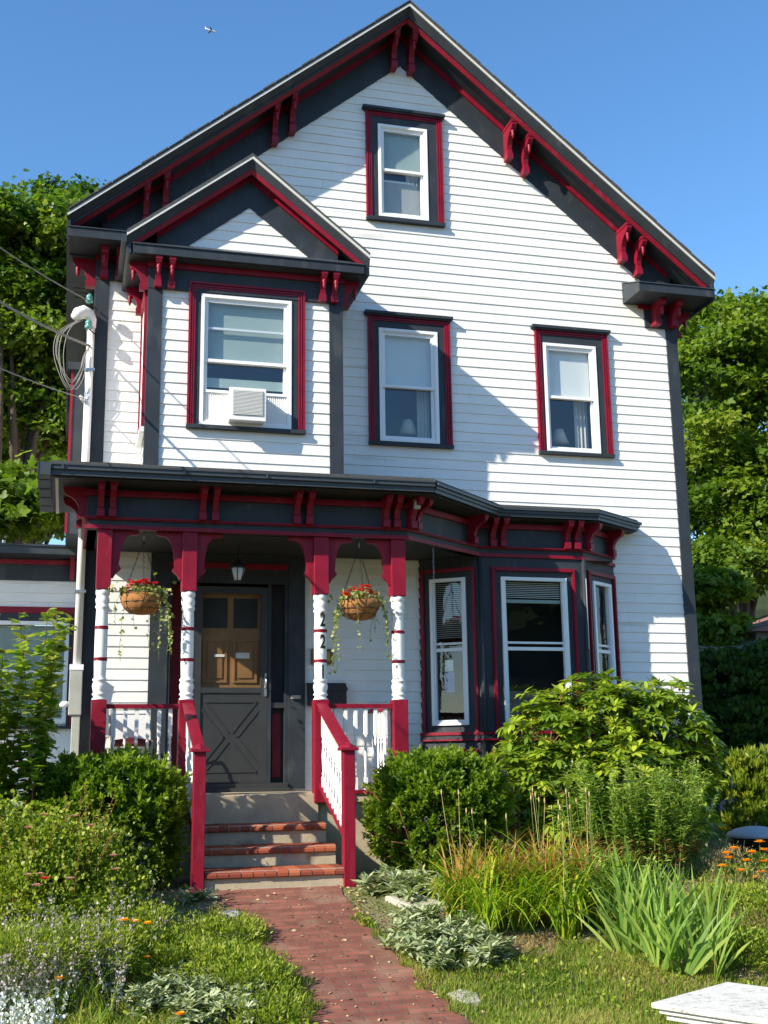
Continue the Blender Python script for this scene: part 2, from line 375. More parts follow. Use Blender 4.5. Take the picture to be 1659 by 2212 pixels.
m.build('side_wall', house)
m = MB(); m.box(-3.79, -1.4, .015, .3, -.6, .06, 'concrete'); m.box(-3.79, 3.79, .02, 10.9, -.6, .015, 'concrete'); m.build('foundation', house)
# rooms behind the glass (dark partitions and floors)
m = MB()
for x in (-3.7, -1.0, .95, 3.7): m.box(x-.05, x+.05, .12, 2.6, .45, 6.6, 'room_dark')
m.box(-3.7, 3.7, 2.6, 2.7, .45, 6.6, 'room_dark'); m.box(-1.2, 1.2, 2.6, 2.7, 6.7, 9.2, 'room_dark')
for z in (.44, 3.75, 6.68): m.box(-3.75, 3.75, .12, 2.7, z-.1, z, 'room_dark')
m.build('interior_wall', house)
# ---- roof
m = MB(); XE = 4.175; YF = -.50; YB = 11.3; th = .03
for sx in (-1, 1):
    prof = [(0, YF, APX), (sx*XE, YF, T(XE)), (sx*XE, YF, T(XE)-th), (0, YF, APX-th)]
    if sx > 0: prof = prof[::-1]
    m.extrude([(p[0], p[1]-.02, p[2]) for p in prof], (0, YB-YF, 0), 'shingle')
    # shingle butts standing a little proud along the rake
    n = 26
    for k in range(n):
        xa = XE*k/n; xb = XE*(k+1)/n-.01
        m.obox((sx*xa, YF-.03, T(xa)-.002), (sx*(xb-xa), 0, -SL*(xb-xa)), (0, .35, 0), (0, 0, .012+.006*((k*7) % 3)), 'shingle')
roof = m.build('roof', house)
def rake(name_f, cx, apx, sl, xe, yf, yw, parent, d=(.037, .225, .313, .18, .255, .635), full=True):
    # fascia, lower crimson board, soffit and the boards on the wall, one piece per side
    ln = .17*(yw-yf)
    for sx in (-1, 1):
        def strip(a, b, y0, y1, mat, name, x0=0., x1=None, lean=0.):
            x1 = xe if x1 is None else x1
            mm = MB(); z = lambda x: apx-sl*x
            prof = [(cx+sx*x0, y0, z(x0)-a), (cx+sx*x1, y0, z(x1)-a), (cx+sx*x1, y0+lean, z(x1)-b), (cx+sx*x0, y0+lean, z(x0)-b)]
            mm.extrude(prof, (0, y1-y0, 0), mat); return mm.build(name, parent)
        strip(.031, d[0]+.03, yf-.015, yf+.03, 'drip_edge', 'drip_edge')
        strip(d[0]+.032, d[1]-.63*ln, yf, yf+.04, 'charcoal', 'fascia_board', lean=ln)
        strip(d[1]-.63*ln+.002, d[2]-.95*ln-.004, yf+ln+.003, yf+ln+.018, 'crimson', 'rake_moulding', 0, xe-.07, lean=.5*ln)
        strip(d[3]-.02, d[3], yf+.06, yw+.03, 'charcoal', 'soffit', 0, xe-.02)
        strip(d[3], d[4], yw-.055, yw-.024, 'crimson', 'frieze_moulding', 0, xe-.45 if full else xe-.34)
        strip(d[3], d[5], yw-.024, yw-.003, 'charcoal', 'frieze_board', 0, xe-.40 if full else xe-.34)
rake('main', 0, APX, SL, XE, YF, 0, house)
# ---- brackets
BP = [(0,0),(-1,0),(-1,-.16),(-.93,-.24),(-.74,-.30),(-.52,-.42),(-.40,-.58),(-.36,-.72),(-.42,-.80),(-.42,-.90),(-.30,-1),(0,-1)]
def bracket(pos, h, p, wd=.075, rot=0., skew=0., pend=True, parent=None):
    if (h, p, wd, skew, pend) not in bracket.c:
        mm = MB(); pr = [(-wd/2, y*p, z*h) for y, z in BP]
        mm.extrude(pr[::-1], (wd, 0, 0), 'crimson')
        mm.box(-wd/2-.008, wd/2+.008, -p-.008, 0, -.035, .0, 'crimson')
        mm.box(-wd/2-.008, wd/2+.008, -p*.44, 0, -h-.004, -h+.075, 'crimson')
        if pend:
            mm.lathe([(.012,0),(.022,-.03),(.030,-.05),(.018,-.08),(.024,-.10),(.012,-.135),(.003,-.16)], (0, -p*.80, -h*.20), 'crimson', 8)
        me = mm.build('bracket'); bracket.c[(h, p, wd, skew, pend)] = me; me.location = (0,0,0); COL.objects.unlink(me)
    src = bracket.c[(h, p, wd, skew, pend)]; o = src.copy(); COL.objects.link(o); o.name = 'bracket'
    o.parent = parent or house; o.rotation_euler = (0, 0, rot); o.location = Vector(pos)-wloc(parent or house)
    return o
bracket.c = {}
for x in (-3.27, -3.04, -1.70, -1.475, -.12, .12, 1.46, 1.685, 3.045, 3.26):      # in pairs up the rakes
    zt = T(x)-.19
    bracket((x, -.026, zt-(.02 if x > 0 else 0)), .46, .33, wd=.068)
# ---- cornice returns at the eaves
for x0, x1 in ((-4.16, -3.40), (3.06, 4.14)):
    m = MB()
    prof = [(x0, -.50, 6.69), (x0, -.50, 6.80), (x0, -.004, 6.98), (x0, -.004, 6.69)]
    m.extrude(prof, (x1-x0, 0, 0), 'charcoal')
    m.obox((x0-.01, -.515, 6.80), (x1-x0+.02, 0, 0), (0, .5, .181), (0, 0, .012), 'gutter_metal'); m.build('cornice_return', house)
for sx in (-1, 1):
    m = MB(); xo = sx*4.17; xi = sx*3.80
    a, b = sorted((xo, xi))
    m.box(a, b, .0, 11.2, 6.67, 6.69, 'charcoal')
    a, b = sorted((sx*4.14, sx*4.175)); m.box(a, b, -.47, 11.2, 6.66, 6.99, 'charcoal')
    a, b = sorted((sx*3.80, sx*3.83)); m.box(a, b, .02, 11, 6.36, 6.67, 'charcoal'); m.build('eave_soffit', house)
m = MB()
for k in range(3): m.box(-4.08, -3.92, 1.0+.16*k, 1.09+.16*k, 6.664, 6.668, 'black_metal')
m.build('soffit_vent', house)
for x0, x1 in ((-3.83, -3.50), (3.36, 3.83)):
    m = MB(); m.box(x0, x1, -.035, -.002, 6.38, 6.69, 'charcoal'); m.box(x0-(.1 if x0 > 0 else 0), x1, -.055, -.036, 6.63, 6.685, 'crimson'); m.build('corner_frieze', house)
for x in (-3.735, -3.56, 3.49, 3.74): bracket((x, -.036, 6.685), .30, .30)
for y in (.12, 4.6, 4.95, 8.3, 8.65):
    bracket((-3.832, y, 6.67), .34, .26, rot=R(-90)); 
for y in (.12, .5): bracket((3.832, y, 6.67), .34, .26, rot=R(90))
for x0, x1 in ((-3.80, -3.665), (3.665, 3.80)):
    m = MB(); m.box(x0, x1, -.03, -.001, -.05, 6.38, 'charcoal'); a = -3.825 if x0 < 0 else 3.801; m.box(a, a+.024, -.03, .12, -.05, 6.38, 'charcoal')
    m.build('corner_board', house)
m = MB(); m.box(-4.06, -3.80, 1.6, 3.6, 3.6, 5.75, 'charcoal'); m.box(-4.075, -4.045, 1.585, 1.60, 3.6, 5.75, 'crimson'); m.box(-4.12, -3.80, 1.5, 3.7, 5.751, 5.85, 'charcoal')
m.build('side_shade_box', house)  # added dark box standing in for shade on the left wall, crimson edge strip
# ---- windows
def crosses(m, x0, x1, z0, z1, wdt, y0, y1, mat):     # rectangular frame, four mitre-free pieces
    m.box(x0, x0+wdt, y0, y1, z0, z1, mat); m.box(x1-wdt, x1, y0, y1, z0, z1, mat)
    m.box(x0+wdt, x1-wdt, y0, y1, z1-wdt, z1, mat); m.box(x0+wdt, x1-wdt, y0, y1, z0, z0+wdt, mat)
def window(c, yw, side=.075, sill=True, cap=True, shade=None, lowshade=None, rot=None, room=True, casing=True, sash=.045):
    X0, X1, Z0, Z1, f0, f1, g0, g1, mr = c
    w_ = MB()
    if casing:
        mm = w_; zt = Z1-(.035 if cap else 0)
        mm.box(f0-.006-.0, f0-.006+.0+.0001, yw-.03, yw, g0, g1, 'charcoal') if False else None
        # flat charcoal board round the frame
        mm.box(X0+side, f0+.004, yw-.028, yw-.001, Z0+.03, zt-side, 'charcoal'); mm.box(f1-.004, X1-side, yw-.028, yw-.001, Z0+.03, zt-side, 'charcoal')
        mm.box(f0+.004, f1-.004, yw-.028, yw-.001, g1-.004, zt-side, 'charcoal')
        # crimson back-band with three ribs
        for k, (a, b, d_) in enumerate(((0, .30, .055), (.30, .42, .036), (.42, .66, .048), (.66, .78, .034), (.78, 1, .043))):
            mm.box(X0+side*a, X0+side*b, yw-d_, yw-.001, Z0+.03, zt-side*a, 'crimson')
            mm.box(X1-side*b, X1-side*a, yw-d_, yw-.001, Z0+.03, zt-side*a, 'crimson')
            mm.box(X0+side*b, X1-side*b, yw-d_, yw-.001, zt-side*b, zt-side*a, 'crimson')
        if cap: mm.box(X0-.045, X1+.035, yw-.095, yw-.001, zt, Z1+.002, 'charcoal'); mm.box(X0-.025, X1+.018, yw-.075, yw-.001, zt-.018, zt-.001, 'charcoal')
        if sill: mm.box(X0-.006, X1+.008, yw-.075, yw-.001, Z0-.012, Z0+.029, 'charcoal'); mm.box(X0+side, X1-side, yw-.03, yw-.001, Z0+.03, g0+.003, 'charcoal')
    if not casing: w_.box(f0-.01, f1+.01, yw-.012, yw+.02, g0-.015, g0-.002, 'charcoal')
    W = w_.build('window', house)
    mm = MB(); crosses(mm, f0, f1, g0, g1, .038, yw-.040, yw+.06, 'vinyl'); crosses(mm, f0+.038, f1-.038, g0+.038, g1-.038, .012, yw-.026, yw+.06, 'vinyl'); mm.build('window_frame', W)
    a0, a1, b0, b1 = f0+.05, f1-.05, g0+.05, g1-.05
    mm = MB(); crosses(mm, a0, a1, mr-.018, b1, .034, yw-.012, yw+.018, 'vinyl'); mm.build('sash', W)
    mm = MB(); crosses(mm, a0, a1, b0, mr+.014, .034, yw+.020, yw+.048, 'vinyl'); mm.box(a0, a1, yw-.016, yw-.013, mr-.02, mr+.012, 'vinyl'); mm.build('sash', W)
    mm = MB(); mm.face([(a0+.03, yw+.003, mr+.012), (a1-.03, yw+.003, mr+.012), (a1-.03, yw+.003, b1-.03), (a0+.03, yw+.003, b1-.03)], 'glass')
    mm.face([(a0+.03, yw+.034, b0+.03), (a1-.03, yw+.034, b0+.03), (a1-.03, yw+.034, mr-.018), (a0+.03, yw+.034, mr-.018)], 'glass'); mm.build('glass', W)
    if shade:
        mat, zb = shade; mm = MB(); mm.box(a0+.02, a1-.02, yw+.065, yw+.069, zb, b1, mat); mm.box(a0+.02, a1-.02, yw+.060, yw+.074, zb-.02, zb, mat); mm.build('window_shade', W)
    return W
def curtain(W, x0, x1, z0, z1, y, mat='curtain', amp=.02, taper=0.):
    mm = MB(); n = 24; V = []; F = []
    for i in range(n+1):
        t = i/n; x = x0+(x1-x0)*t; yy = y+amp*math.sin(t*math.pi*7)
        V += [(x+(1-t)*taper, yy, z0), (x, yy, z1)]
    for i in range(n): F.append((2*i, 2*i+2, 2*i+3, 2*i+1))
    mm.poly(V, F, mat, True); return mm.build('curtain', W)
W1 = window(WIN['attic'], -.0, shade=('shade_teal', 8.33)); curtain(W1, .10, .29, 7.62, 8.85, .16)
W2 = window(WIN['mid'], -.0, shade=('shade_white', 5.33)); curtain(W2, .20, .36, 4.62, 5.4, .20)
W3 = window(WIN['right'], -.0, shade=('shade_white', 5.34)); curtain(W3, 2.36, 2.55, 4.62, 5.4, .20)
mm = MB(); mm.box(-.27, .29, .10, .103, 7.64, 8.14, 'ac_grille'); mm.box(-.27, .2, .104, .13, 8.14, 8.17, 'vinyl'); mm.build('window_screen', W1)
# ---- upper bay over the porch
BX0, BX1, BY = -3.235, -1.05, -.93; BC = -2.13; BAP = 7.62; BSL = .79; BXE = 1.39; BYF = -1.16
bay = empty('upper_bay', (BC, BY, 3.9), house)
def bay_ext(z):
    if z <= 6.45: return (BX0+.02, BX1-.02)
    w_ = max(0, (BAP-.50-z)/BSL); w_ = min(w_, 1.0); return (BC-w_, BC+w_)
BW = (-2.805, -1.478, 4.35, 6.06, -2.667, -1.632, 4.385, 5.925, 5.15)
m = MB(); clap(m, (0, BY), (1, 0), (0, -1), 3.86, BAP-.5, bay_ext, [(BW[4]+.01, BW[5]-.01, BW[6]+.01, BW[7]-.01)])
m.build('wall', bay)
m = MB(); clap(m, (BX0, 0), (0, -1), (-1, 0), 3.9, 6.35, lambda z: (0, -BY-.02), [(.16, .80, 4.4, 5.9)]); clap(m, (BX1, BY), (0, 1), (1, 0), 3.9, 6.35, lambda z: (.02, -BY)); m.build('wall', bay)
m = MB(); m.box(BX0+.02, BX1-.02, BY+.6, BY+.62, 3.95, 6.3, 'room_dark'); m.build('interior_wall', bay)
for (x0, x1) in ((BX0, BX0+.135), (BX1-.135, BX1)):
    m = MB(); m.box(x0, x1, BY-.03, BY-.001, 3.86, 5.95, 'charcoal')
    a = BX0-.024 if x0 == BX0 else BX1+.001; m.box(a, a+.023, BY-.03, BY+.11, 3.86, 5.95, 'charcoal'); m.build('corner_board', bay)
m = MB(); m.box(BX0-.03, BX1+.03, BY-.036, BY-.002, 5.945, 6.27, 'charcoal'); m.box(BX0-.03, BX0-.002, BY, -.002, 5.945, 6.27, 'charcoal'); m.box(BX1+.002, BX1+.03, BY, -.002, 5.945, 6.27, 'charcoal'); m.build('frieze_board', bay)
m = MB(); m.box(BX0-.04, BX1+.04, BY-.062, BY-.037, 6.19, 6.255, 'crimson'); m.build('frieze_moulding', bay)
m = MB()
for sx in (-1, 1):
    prof = [(BC, BYF-.02, BAP), (BC+sx*BXE, BYF-.02, BAP-BSL*BXE), (BC+sx*BXE, BYF-.02, BAP-BSL*BXE-.03), (BC, BYF-.02, BAP-.03)]
    m.extrude(prof, (0, -BYF+.02, 0), 'shingle')
m.build('roof', bay)
rake('bay', BC, BAP, BSL, BXE, BYF, BY, bay, d=(.037, .19, .265, .17, .245, .57), full=False)
m = MB()
m.box(BC-BXE+.03, BC+BXE-.03, BYF+.05, -.002, 6.26, 6.28, 'charcoal')
prof = [(BC-BXE+.07, BYF, 6.265), (BC-BXE+.07, BYF, 6.365), (BC-BXE+.07, BY-.002, 6.49), (BC-BXE+.07, BY-.002, 6.29), (BC-BXE+.07, BYF+.045, 6.29), (BC-BXE+.07, BYF+.045, 6.265)]
m.extrude(prof, (2*BXE-.14, 0, 0), 'charcoal')
m.obox((BC-BXE+.06, BYF-.015, 6.366), (2*BXE-.12, 0, 0), (0, .24, .128), (0, 0, .01), 'gutter_metal'); m.build('cornice', bay)
m = MB()
for sx in (-1, 1):
    a, b = sorted((BC+sx*(BXE), BC+sx*(BXE-.05))); m.box(a, b, BYF+.04, -.005, 6.265, BAP-BSL*BXE-.035, 'gutter_metal')
    if sx < 0: m.box(a-.055, a-.002, BYF+.0, -.01, 6.38, 6.47, 'gutter_metal')
m.build('gutter', bay)
for x in (BX0+.075, BX0+.225, BX1-.225, BX1-.085): bracket((x, BY-.037, 6.262), .32, .17, wd=.06, parent=bay)
for y in (BY+.06, -.12): bracket((BX0-.031, y, 6.262), .32, .20, wd=.06, rot=R(-90), parent=bay)
bracket((BX1+.031, BY+.06, 6.262), .32, .2, wd=.06, rot=R(90), parent=bay)
W4 = window(BW, BY, cap=False, shade=('shade_teal', 5.19)); 
mm = MB(); mm.box(BW[4]+.06, BW[5]-.06, BY+.004, BY+.03, 5.525, 5.55, 'vinyl'); mm.box(BW[4]+.06, BW[5]-.06, BY+.045, BY+.05, 4.85, 4.96, 'shade_teal'); mm.build('screen_bar', W4)
# side window of the bay, seen edge-on
mm = MB(); yy0, yy1 = BY+.16, -.16
mm.box(BX0-.055, BX0-.014, yy0-.08, yy0, 4.36, 6.0, 'crimson'); mm.box(BX0-.055, BX0-.014, yy1, yy1+.06, 4.36, 6.0, 'crimson'); mm.box(BX0-.06, BX0-.014, yy0, yy1, 5.9, 6.0, 'crimson'); mm.box(BX0-.07, BX0-.014, yy0-.08, yy1+.06, 4.3, 4.359, 'vinyl')
mm.box(BX0-.035, BX0-.016, yy0, yy1, 4.36, 5.899, 'shade_white'); mm.build('window', bay)

# ---- porch
PY = -1.34; PF = .40
porch_posts = ((-3.72, -3.57), (-2.85, -2.695), (-1.445, -1.285), (-.585, -.425))
m = MB(); m.box(-3.80, -.40, -1.27, -.004, .30, .395, 'concrete'); m.box(-3.76, -.44, -1.24, -.01, -.5, .299, 'concrete'); m.build('porch_floor', house)
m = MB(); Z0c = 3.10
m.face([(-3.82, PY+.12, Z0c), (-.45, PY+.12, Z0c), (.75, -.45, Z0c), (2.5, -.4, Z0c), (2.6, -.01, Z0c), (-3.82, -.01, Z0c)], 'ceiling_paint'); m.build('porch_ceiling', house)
# frieze runs: left side, front, diagonal, lower bay front, bay right
FR = [(-3.83, -.0), (-3.83, PY), (-.40, PY), (.745, -.46), (2.09, -.46), (2.715, .0)]
def run(m, pts, z0, z1, off, th_, mat):       # boards following the polyline, 'off' outward, 'th_' thick inward
    P = []
    n = len(pts)
    nn = []
    for i in range(n-1):
        d = np.array(pts[i+1])-np.array(pts[i]); d = d/np.linalg.norm(d); nn.append(np.array((d[1], -d[0])))
    def offs(k):
        out = []
        for i in range(n):
            if i == 0: q = nn[0]*k
            elif i == n-1: q = nn[-1]*k
            else:
                a, b = nn[i-1], nn[i]; q = (a+b)/(1+a@b)*k
            out.append(np.array(pts[i])+q)
        return out
    A = offs(off); B = offs(off-th_)
    for i in range(n-1):
        a, b, c, d = A[i], A[i+1], B[i+1], B[i]
        m.poly([(*a, z0), (*b, z0), (*c, z0), (*d, z0), (*a, z1), (*b, z1), (*c, z1), (*d, z1)],
               [(0,3,2,1),(4,5,6,7),(0,1,5,4),(1,2,6,5),(2,3,7,6),(3,0,4,7)], mat)
m = MB(); run(m, FR, 3.10, 3.53, 0, .10, 'charcoal'); m.build('porch_frieze', house)
m = MB(); run(m, FR, 3.192, 3.222, .030, .029, 'crimson'); run(m, FR, 3.205, 3.214, .05, .019, 'crimson'); m.build('frieze_moulding', house)
m = MB(); run(m, FR, 3.095, 3.135, .026, .025, 'crimson'); m.build('frieze_moulding', house)
m = MB(); run(m, FR, 3.44, 3.50, .040, .039, 'crimson'); m.build('frieze_moulding', house)
# eave: soffit and gutter
EV = [(-4.20, -.0), (-4.20, -1.74), (-.21, -1.74), (.92, -.70), (2.19, -.70), (2.98, -.17), (2.98, -.0)]
m = MB(); IN = [(-3.80, -.01), (-3.80, -1.31), (-.45, -1.31), (.72, -.43), (2.1, -.43), (2.74, -.01), (2.74, -.01)]
for i in range(len(EV)-1): m.face([(*EV[i], 3.535), (*IN[i], 3.535), (*IN[i+1], 3.535), (*EV[i+1], 3.535)], 'charcoal')
m.build('eave_soffit', house)
m = MB(); run(m, EV, 3.53, 3.62, -.03, .03, 'charcoal')
run(m, EV[1:3], 3.545, 3.60, .035, .07, 'gutter_metal'); run(m, EV[1:3], 3.60, 3.650, .065, .10, 'gutter_metal'); run(m, EV[1:3], 3.64, 3.655, .078, .02, 'gutter_metal')
m.build('gutter', house); m = MB()
for sl in (EV[2:],):
    run(m, sl, 3.545, 3.585, .02, .05, 'gutter_metal'); run(m, sl, 3.585, 3.62, .04, .07, 'gutter_metal'); run(m, sl, 3.62, 3.650, .065, .09, 'gutter_metal')
for x in (-4.1, -2.9, -2.05, -.9): m.box(x, x+.018, -1.822, -1.815, 3.60, 3.65, 'gutter_metal')
m.build('gutter', house)
m = MB(); m.box(-4.32, -4.205, -1.82, 0, 3.53, 3.66, 'gutter_metal'); m.box(-4.33, -4.32, -1.825, 0, 3.52, 3.665, 'gutter_metal'); m.box(-4.16, -4.13, -1.70, -.01, 3.515, 3.534, 'drip_edge')
for k in range(4): m.box(-4.315, -4.21, -1.6+.42*k, -1.59+.42*k, 3.524, 3.529, 'black_metal')
m.build('side_gutter', house)
m = MB(); O2 = [(-4.26, .0), (-4.2, -1.79), (-.20, -1.79), (.93, -.74), (2.20, -.74), (3.0, -.19), (3.0, 0)]; I2 = [(-3.8, -.001, 3.85), (-3.4, -.001, 4.03), (-1.0, -.001, 4.03), (1.1, -.001, 3.82), (2.0, -.001, 3.82), (2.6, -.001, 3.78), (2.9, -.001, 3.7)]
for i in range(len(O2)-1):
    m.face([(*O2[i], 3.665), (*O2[i+1], 3.665), I2[i+1], I2[i]], 'shingle')
run(m, O2, 3.652, 3.668, .0, .3, 'shingle')
run(m, O2[1:3], 3.668, 3.69, -.012, .1, 'shingle'); run(m, O2[2:], 3.668, 3.682, -.008, .1, 'shingle')
m.build('porch_roof', house)
for x in (-3.70, -3.58, -2.655, -2.525, -1.65, -1.515, -.66, -.54): bracket((x, PY-.001, 3.535), .32, .26, wd=.06, pend=False)
dg = np.array((.745+.40, -.46-PY)); dl = np.linalg.norm(dg); dg = dg/dl; ra = math.atan2(dg[1], dg[0])
for s_ in (.10, dl-.22, ): bracket((-.40+dg[0]*s_, PY+dg[1]*s_-.002, 3.535), .32, .26, wd=.06, rot=ra, pend=False)
bracket((-.38, PY, 3.535), .32, .26, wd=.06, rot=ra/2, pend=False)
for x in (.90, 1.03, 1.86, 1.99): bracket((x, -.462, 3.535), .32, .22, wd=.06, pend=False)
dr = np.array((2.715-2.09, .46)); rl = np.linalg.norm(dr); dr /= rl; rr = math.atan2(dr[1], dr[0])
for s_ in (.08, rl-.12): bracket((2.09+dr[0]*s_, -.46+dr[1]*s_-.002, 3.535), .32, .22, wd=.06, rot=rr, pend=False)
for y in (PY+.08, PY+.6): bracket((-3.832, y, 3.535), .32, .24, wd=.06, rot=R(-90), pend=False)
# posts
def turned(r0, h0, h1):
    H = h1-h0; q = lambda t: h0+H*t
    return [(r0, q(0)), (r0*.98, q(.012)), (r0*.80, q(.02)), (r0*.80, q(.035)), (r0*.98, q(.045)), (r0*.98, q(.055)), (r0*.82, q(.065)), (r0*.86, q(.08)), (r0*1.0, q(.115)), (r0*.97, q(.14)), (r0*.80, q(.165)), (r0*.98, q(.172)), (r0*.98, q(.185)), (r0*.78, q(.20)),
            (r0*.80, q(.22)), (r0*.86, q(.35)), (r0*.87, q(.5)), (r0*.86, q(.65)), (r0*.80, q(.80)), (r0*.78, q(.82)), (r0*.95, q(.835)), (r0*.95, q(.85)), (r0*.80, q(.86)), (r0*.92, q(.88)), (r0*.96, q(.91)), (r0*.82, q(.94)), (r0*.80, q(.945)), (r0*.97, q(.955)), (r0*.97, q(.985)), (r0*.9, q(1))]
posts = []
for x0, x1 in porch_posts:
    xc = (x0+x1)/2; hw = (x1-x0)/2; yc = PY+hw+.0
    m = MB()
    m.box(xc-hw, xc+hw, yc-hw, yc+hw, .30, 1.352, 'crimson')
    P = m.build('porch_post', house, bevel=.006); posts.append(P)
    m = MB(); m.box(xc-hw, xc+hw, yc-hw, yc+hw, 2.471, 3.095, 'crimson'); m.build('post_capital', P, bevel=.006)
    m = MB(); m.lathe(turned(hw*.98, 1.352, 2.471), (xc, yc, 0), 'white_trim', 24); m.build('turned_shaft', P)
    for zb in (1.76, 2.08):
        m = MB(); m.lathe([(hw*.84, zb-.018), (hw*.93, zb-.012), (hw*.90, zb-.001), (hw*.84, zb), (hw*.90, zb+.001), (hw*.93, zb+.012), (hw*.84, zb+.018)], (xc, yc, 0), 'crimson', 24); m.build('painted_band', P)
# arched corner brackets beside the posts
def knee(x, sx, parent, y=PY+.05):
    m = MB(); A = []
    outer = [(0, 0), (.27, 0), (.27, -.035), (.20, -.045)]
    arc = [(.20-.11*math.sin(a)-.0, -.045-.20*(1-math.cos(a))) for a in np.linspace(0.2, 1.45, 8)]
    tail = [(.075, -.36), (.10, -.40), (.075, -.43), (.045, -.455), (.02, -.50), (0, -.50)]
    prof = [(x+sx*a, y, 3.094+b) for a, b in outer+arc+tail]
    m.extrude(prof, (0, .05, 0), 'crimson'); m.build('arched_bracket', parent)
for i, (x0, x1) in enumerate(porch_posts):
    if i < 3 or True: knee(x1, 1, posts[i]) if i < 3 else None
    if i > 0: knee(x0, -1, posts[i])
# house number on the third post: 2 2 1
xc = sum(porch_posts[2])/2; rp = .069
for ch, zz in (('2', 2.13), ('2', 1.895), ('1', 1.575)):
    cu = bpy.data.curves.new('t', 'FONT'); cu.body = ch; cu.size = .205; cu.align_x = 'CENTER'; cu.extrude = .002; cu.offset = .005
    to = bpy.data.objects.new('t', cu); COL.objects.link(to); bpy.context.view_layer.update()
    me = bpy.data.meshes.new_from_object(to.evaluated_get(bpy.context.evaluated_depsgraph_get())); bpy.data.objects.remove(to)
    for v in me.vertices:
        x, z, d_ = v.co.x*.62, v.co.y, v.co.z
        a = x/rp; v.co = (xc+.012+rp*math.sin(a), PY+.078-(rp+.002+d_)*math.cos(a), zz+z)
    me.materials.clear(); me.materials.append(MATS['black_ink'])
    o = bpy.data.objects.new('house_number', me); COL.objects.link(o); o.parent = posts[2]; keep(o, posts[2])
# railings
def baluster_prof(h): return [(.020, 0), (.020, h*.16), (.012, h*.18), (.020, h*.20), (.012, h*.22), (.017, h*.34), (.021, h*.46), (.012, h*.60), (.012, h*.62), (.020, h*.64), (.014, h*.66), (.020, h*.68), (.020, h)]
def bal(m, x, y, z0, z1):
    h = z1-z0; m.box(x-.019, x+.019, y-.019, y+.019, z0, z0+h*.15, 'white_trim'); m.box(x-.019, x+.019, y-.019, y+.019, z1-h*.33, z1, 'white_trim')
    pr = [(.019, h*.15), (.012, h*.17), (.019, h*.19), (.011, h*.22), (.016, h*.33), (.020, h*.42), (.011, h*.57), (.018, h*.60), (.012, h*.63), (.019, h*.67)]
    m.lathe([(r_, q) for r_, q in pr], (x, y, z0), 'white_trim', 8)
def railing(a, b, zt, zb, n, name='porch_railing'):
    a = np.array(a, float); b = np.array(b, float); d = (b-a); L = np.linalg.norm(d); d = d/L; nn = np.array((-d[1], d[0]))
    m = MB()
    for z_, t_, w_ in ((zt, .045, .035), (zb, .035, .028)):
        o = np.array((*(a-nn*w_), z_)); m.obox(o, (*(d*L), 0), (*(nn*2*w_), 0), (0, 0, -t_), 'crimson')
    P = m.build(name, house)
    for i in range(n):
        p = a+d*L*(i+.7)/(n+.4); mm = MB(); bal(mm, p[0], p[1], zb, zt-.045); mm.build('baluster', P)
yr = PY+.075
railing((-3.57, yr), (-2.85, yr), 1.31, .42, 6); railing((-1.285, yr), (-.585, yr), 1.31, .42, 6)
railing((-.505, yr+.08), (-.505, -.03), 1.31, .42, 9); railing((-3.65, yr+.1), (-3.65, -.03), 1.31, .42, 9)
# stair rails and newels
def stair_rail(xc, x_in):
    y0, z0, y1, z1 = PY, 1.30, -2.50, .83
    m = MB()
    for (dz, t_, w_, mat) in ((0, .05, .04, 'crimson'), (-.80, .05, .03, 'crimson')):
        m.obox((xc-w_, y0, z0+dz), (2*w_, 0, 0), (0, y1-y0, z1-z0), (0, 0, -t_), mat)
    m.obox((xc-.055, y0, z0+.022), (.11, 0, 0), (0, y1-y0, z1-z0), (0, 0, -.022), 'crimson')
    P = m.build('stair_railing', house)
    n = 9
    for i in range(n):
        t = (i+.8)/(n+.6); y = y0+(y1-y0)*t; z = z0+(z1-z0)*t
        mm = MB(); bal(mm, xc, y, z-.82, z-.03); mm.build('baluster', P)
    m = MB(); m.box(xc-.055, xc+.055, -2.61, -2.50, -.75, .81, 'crimson')
    N_ = m.build('newel_post', house, bevel=.005)
    m = MB(); m.box(xc-.085, xc+.085, -2.64, -2.47, .81, .84, 'crimson'); m.lathe([(.095, 0), (.06, .02), (.02, .04), (.0, .045)], (xc, -2.555, .84), 'crimson', 4); m.build('newel_cap', N_, bevel=.004)
stair_rail(-2.765, 1); stair_rail(-1.372, -1)
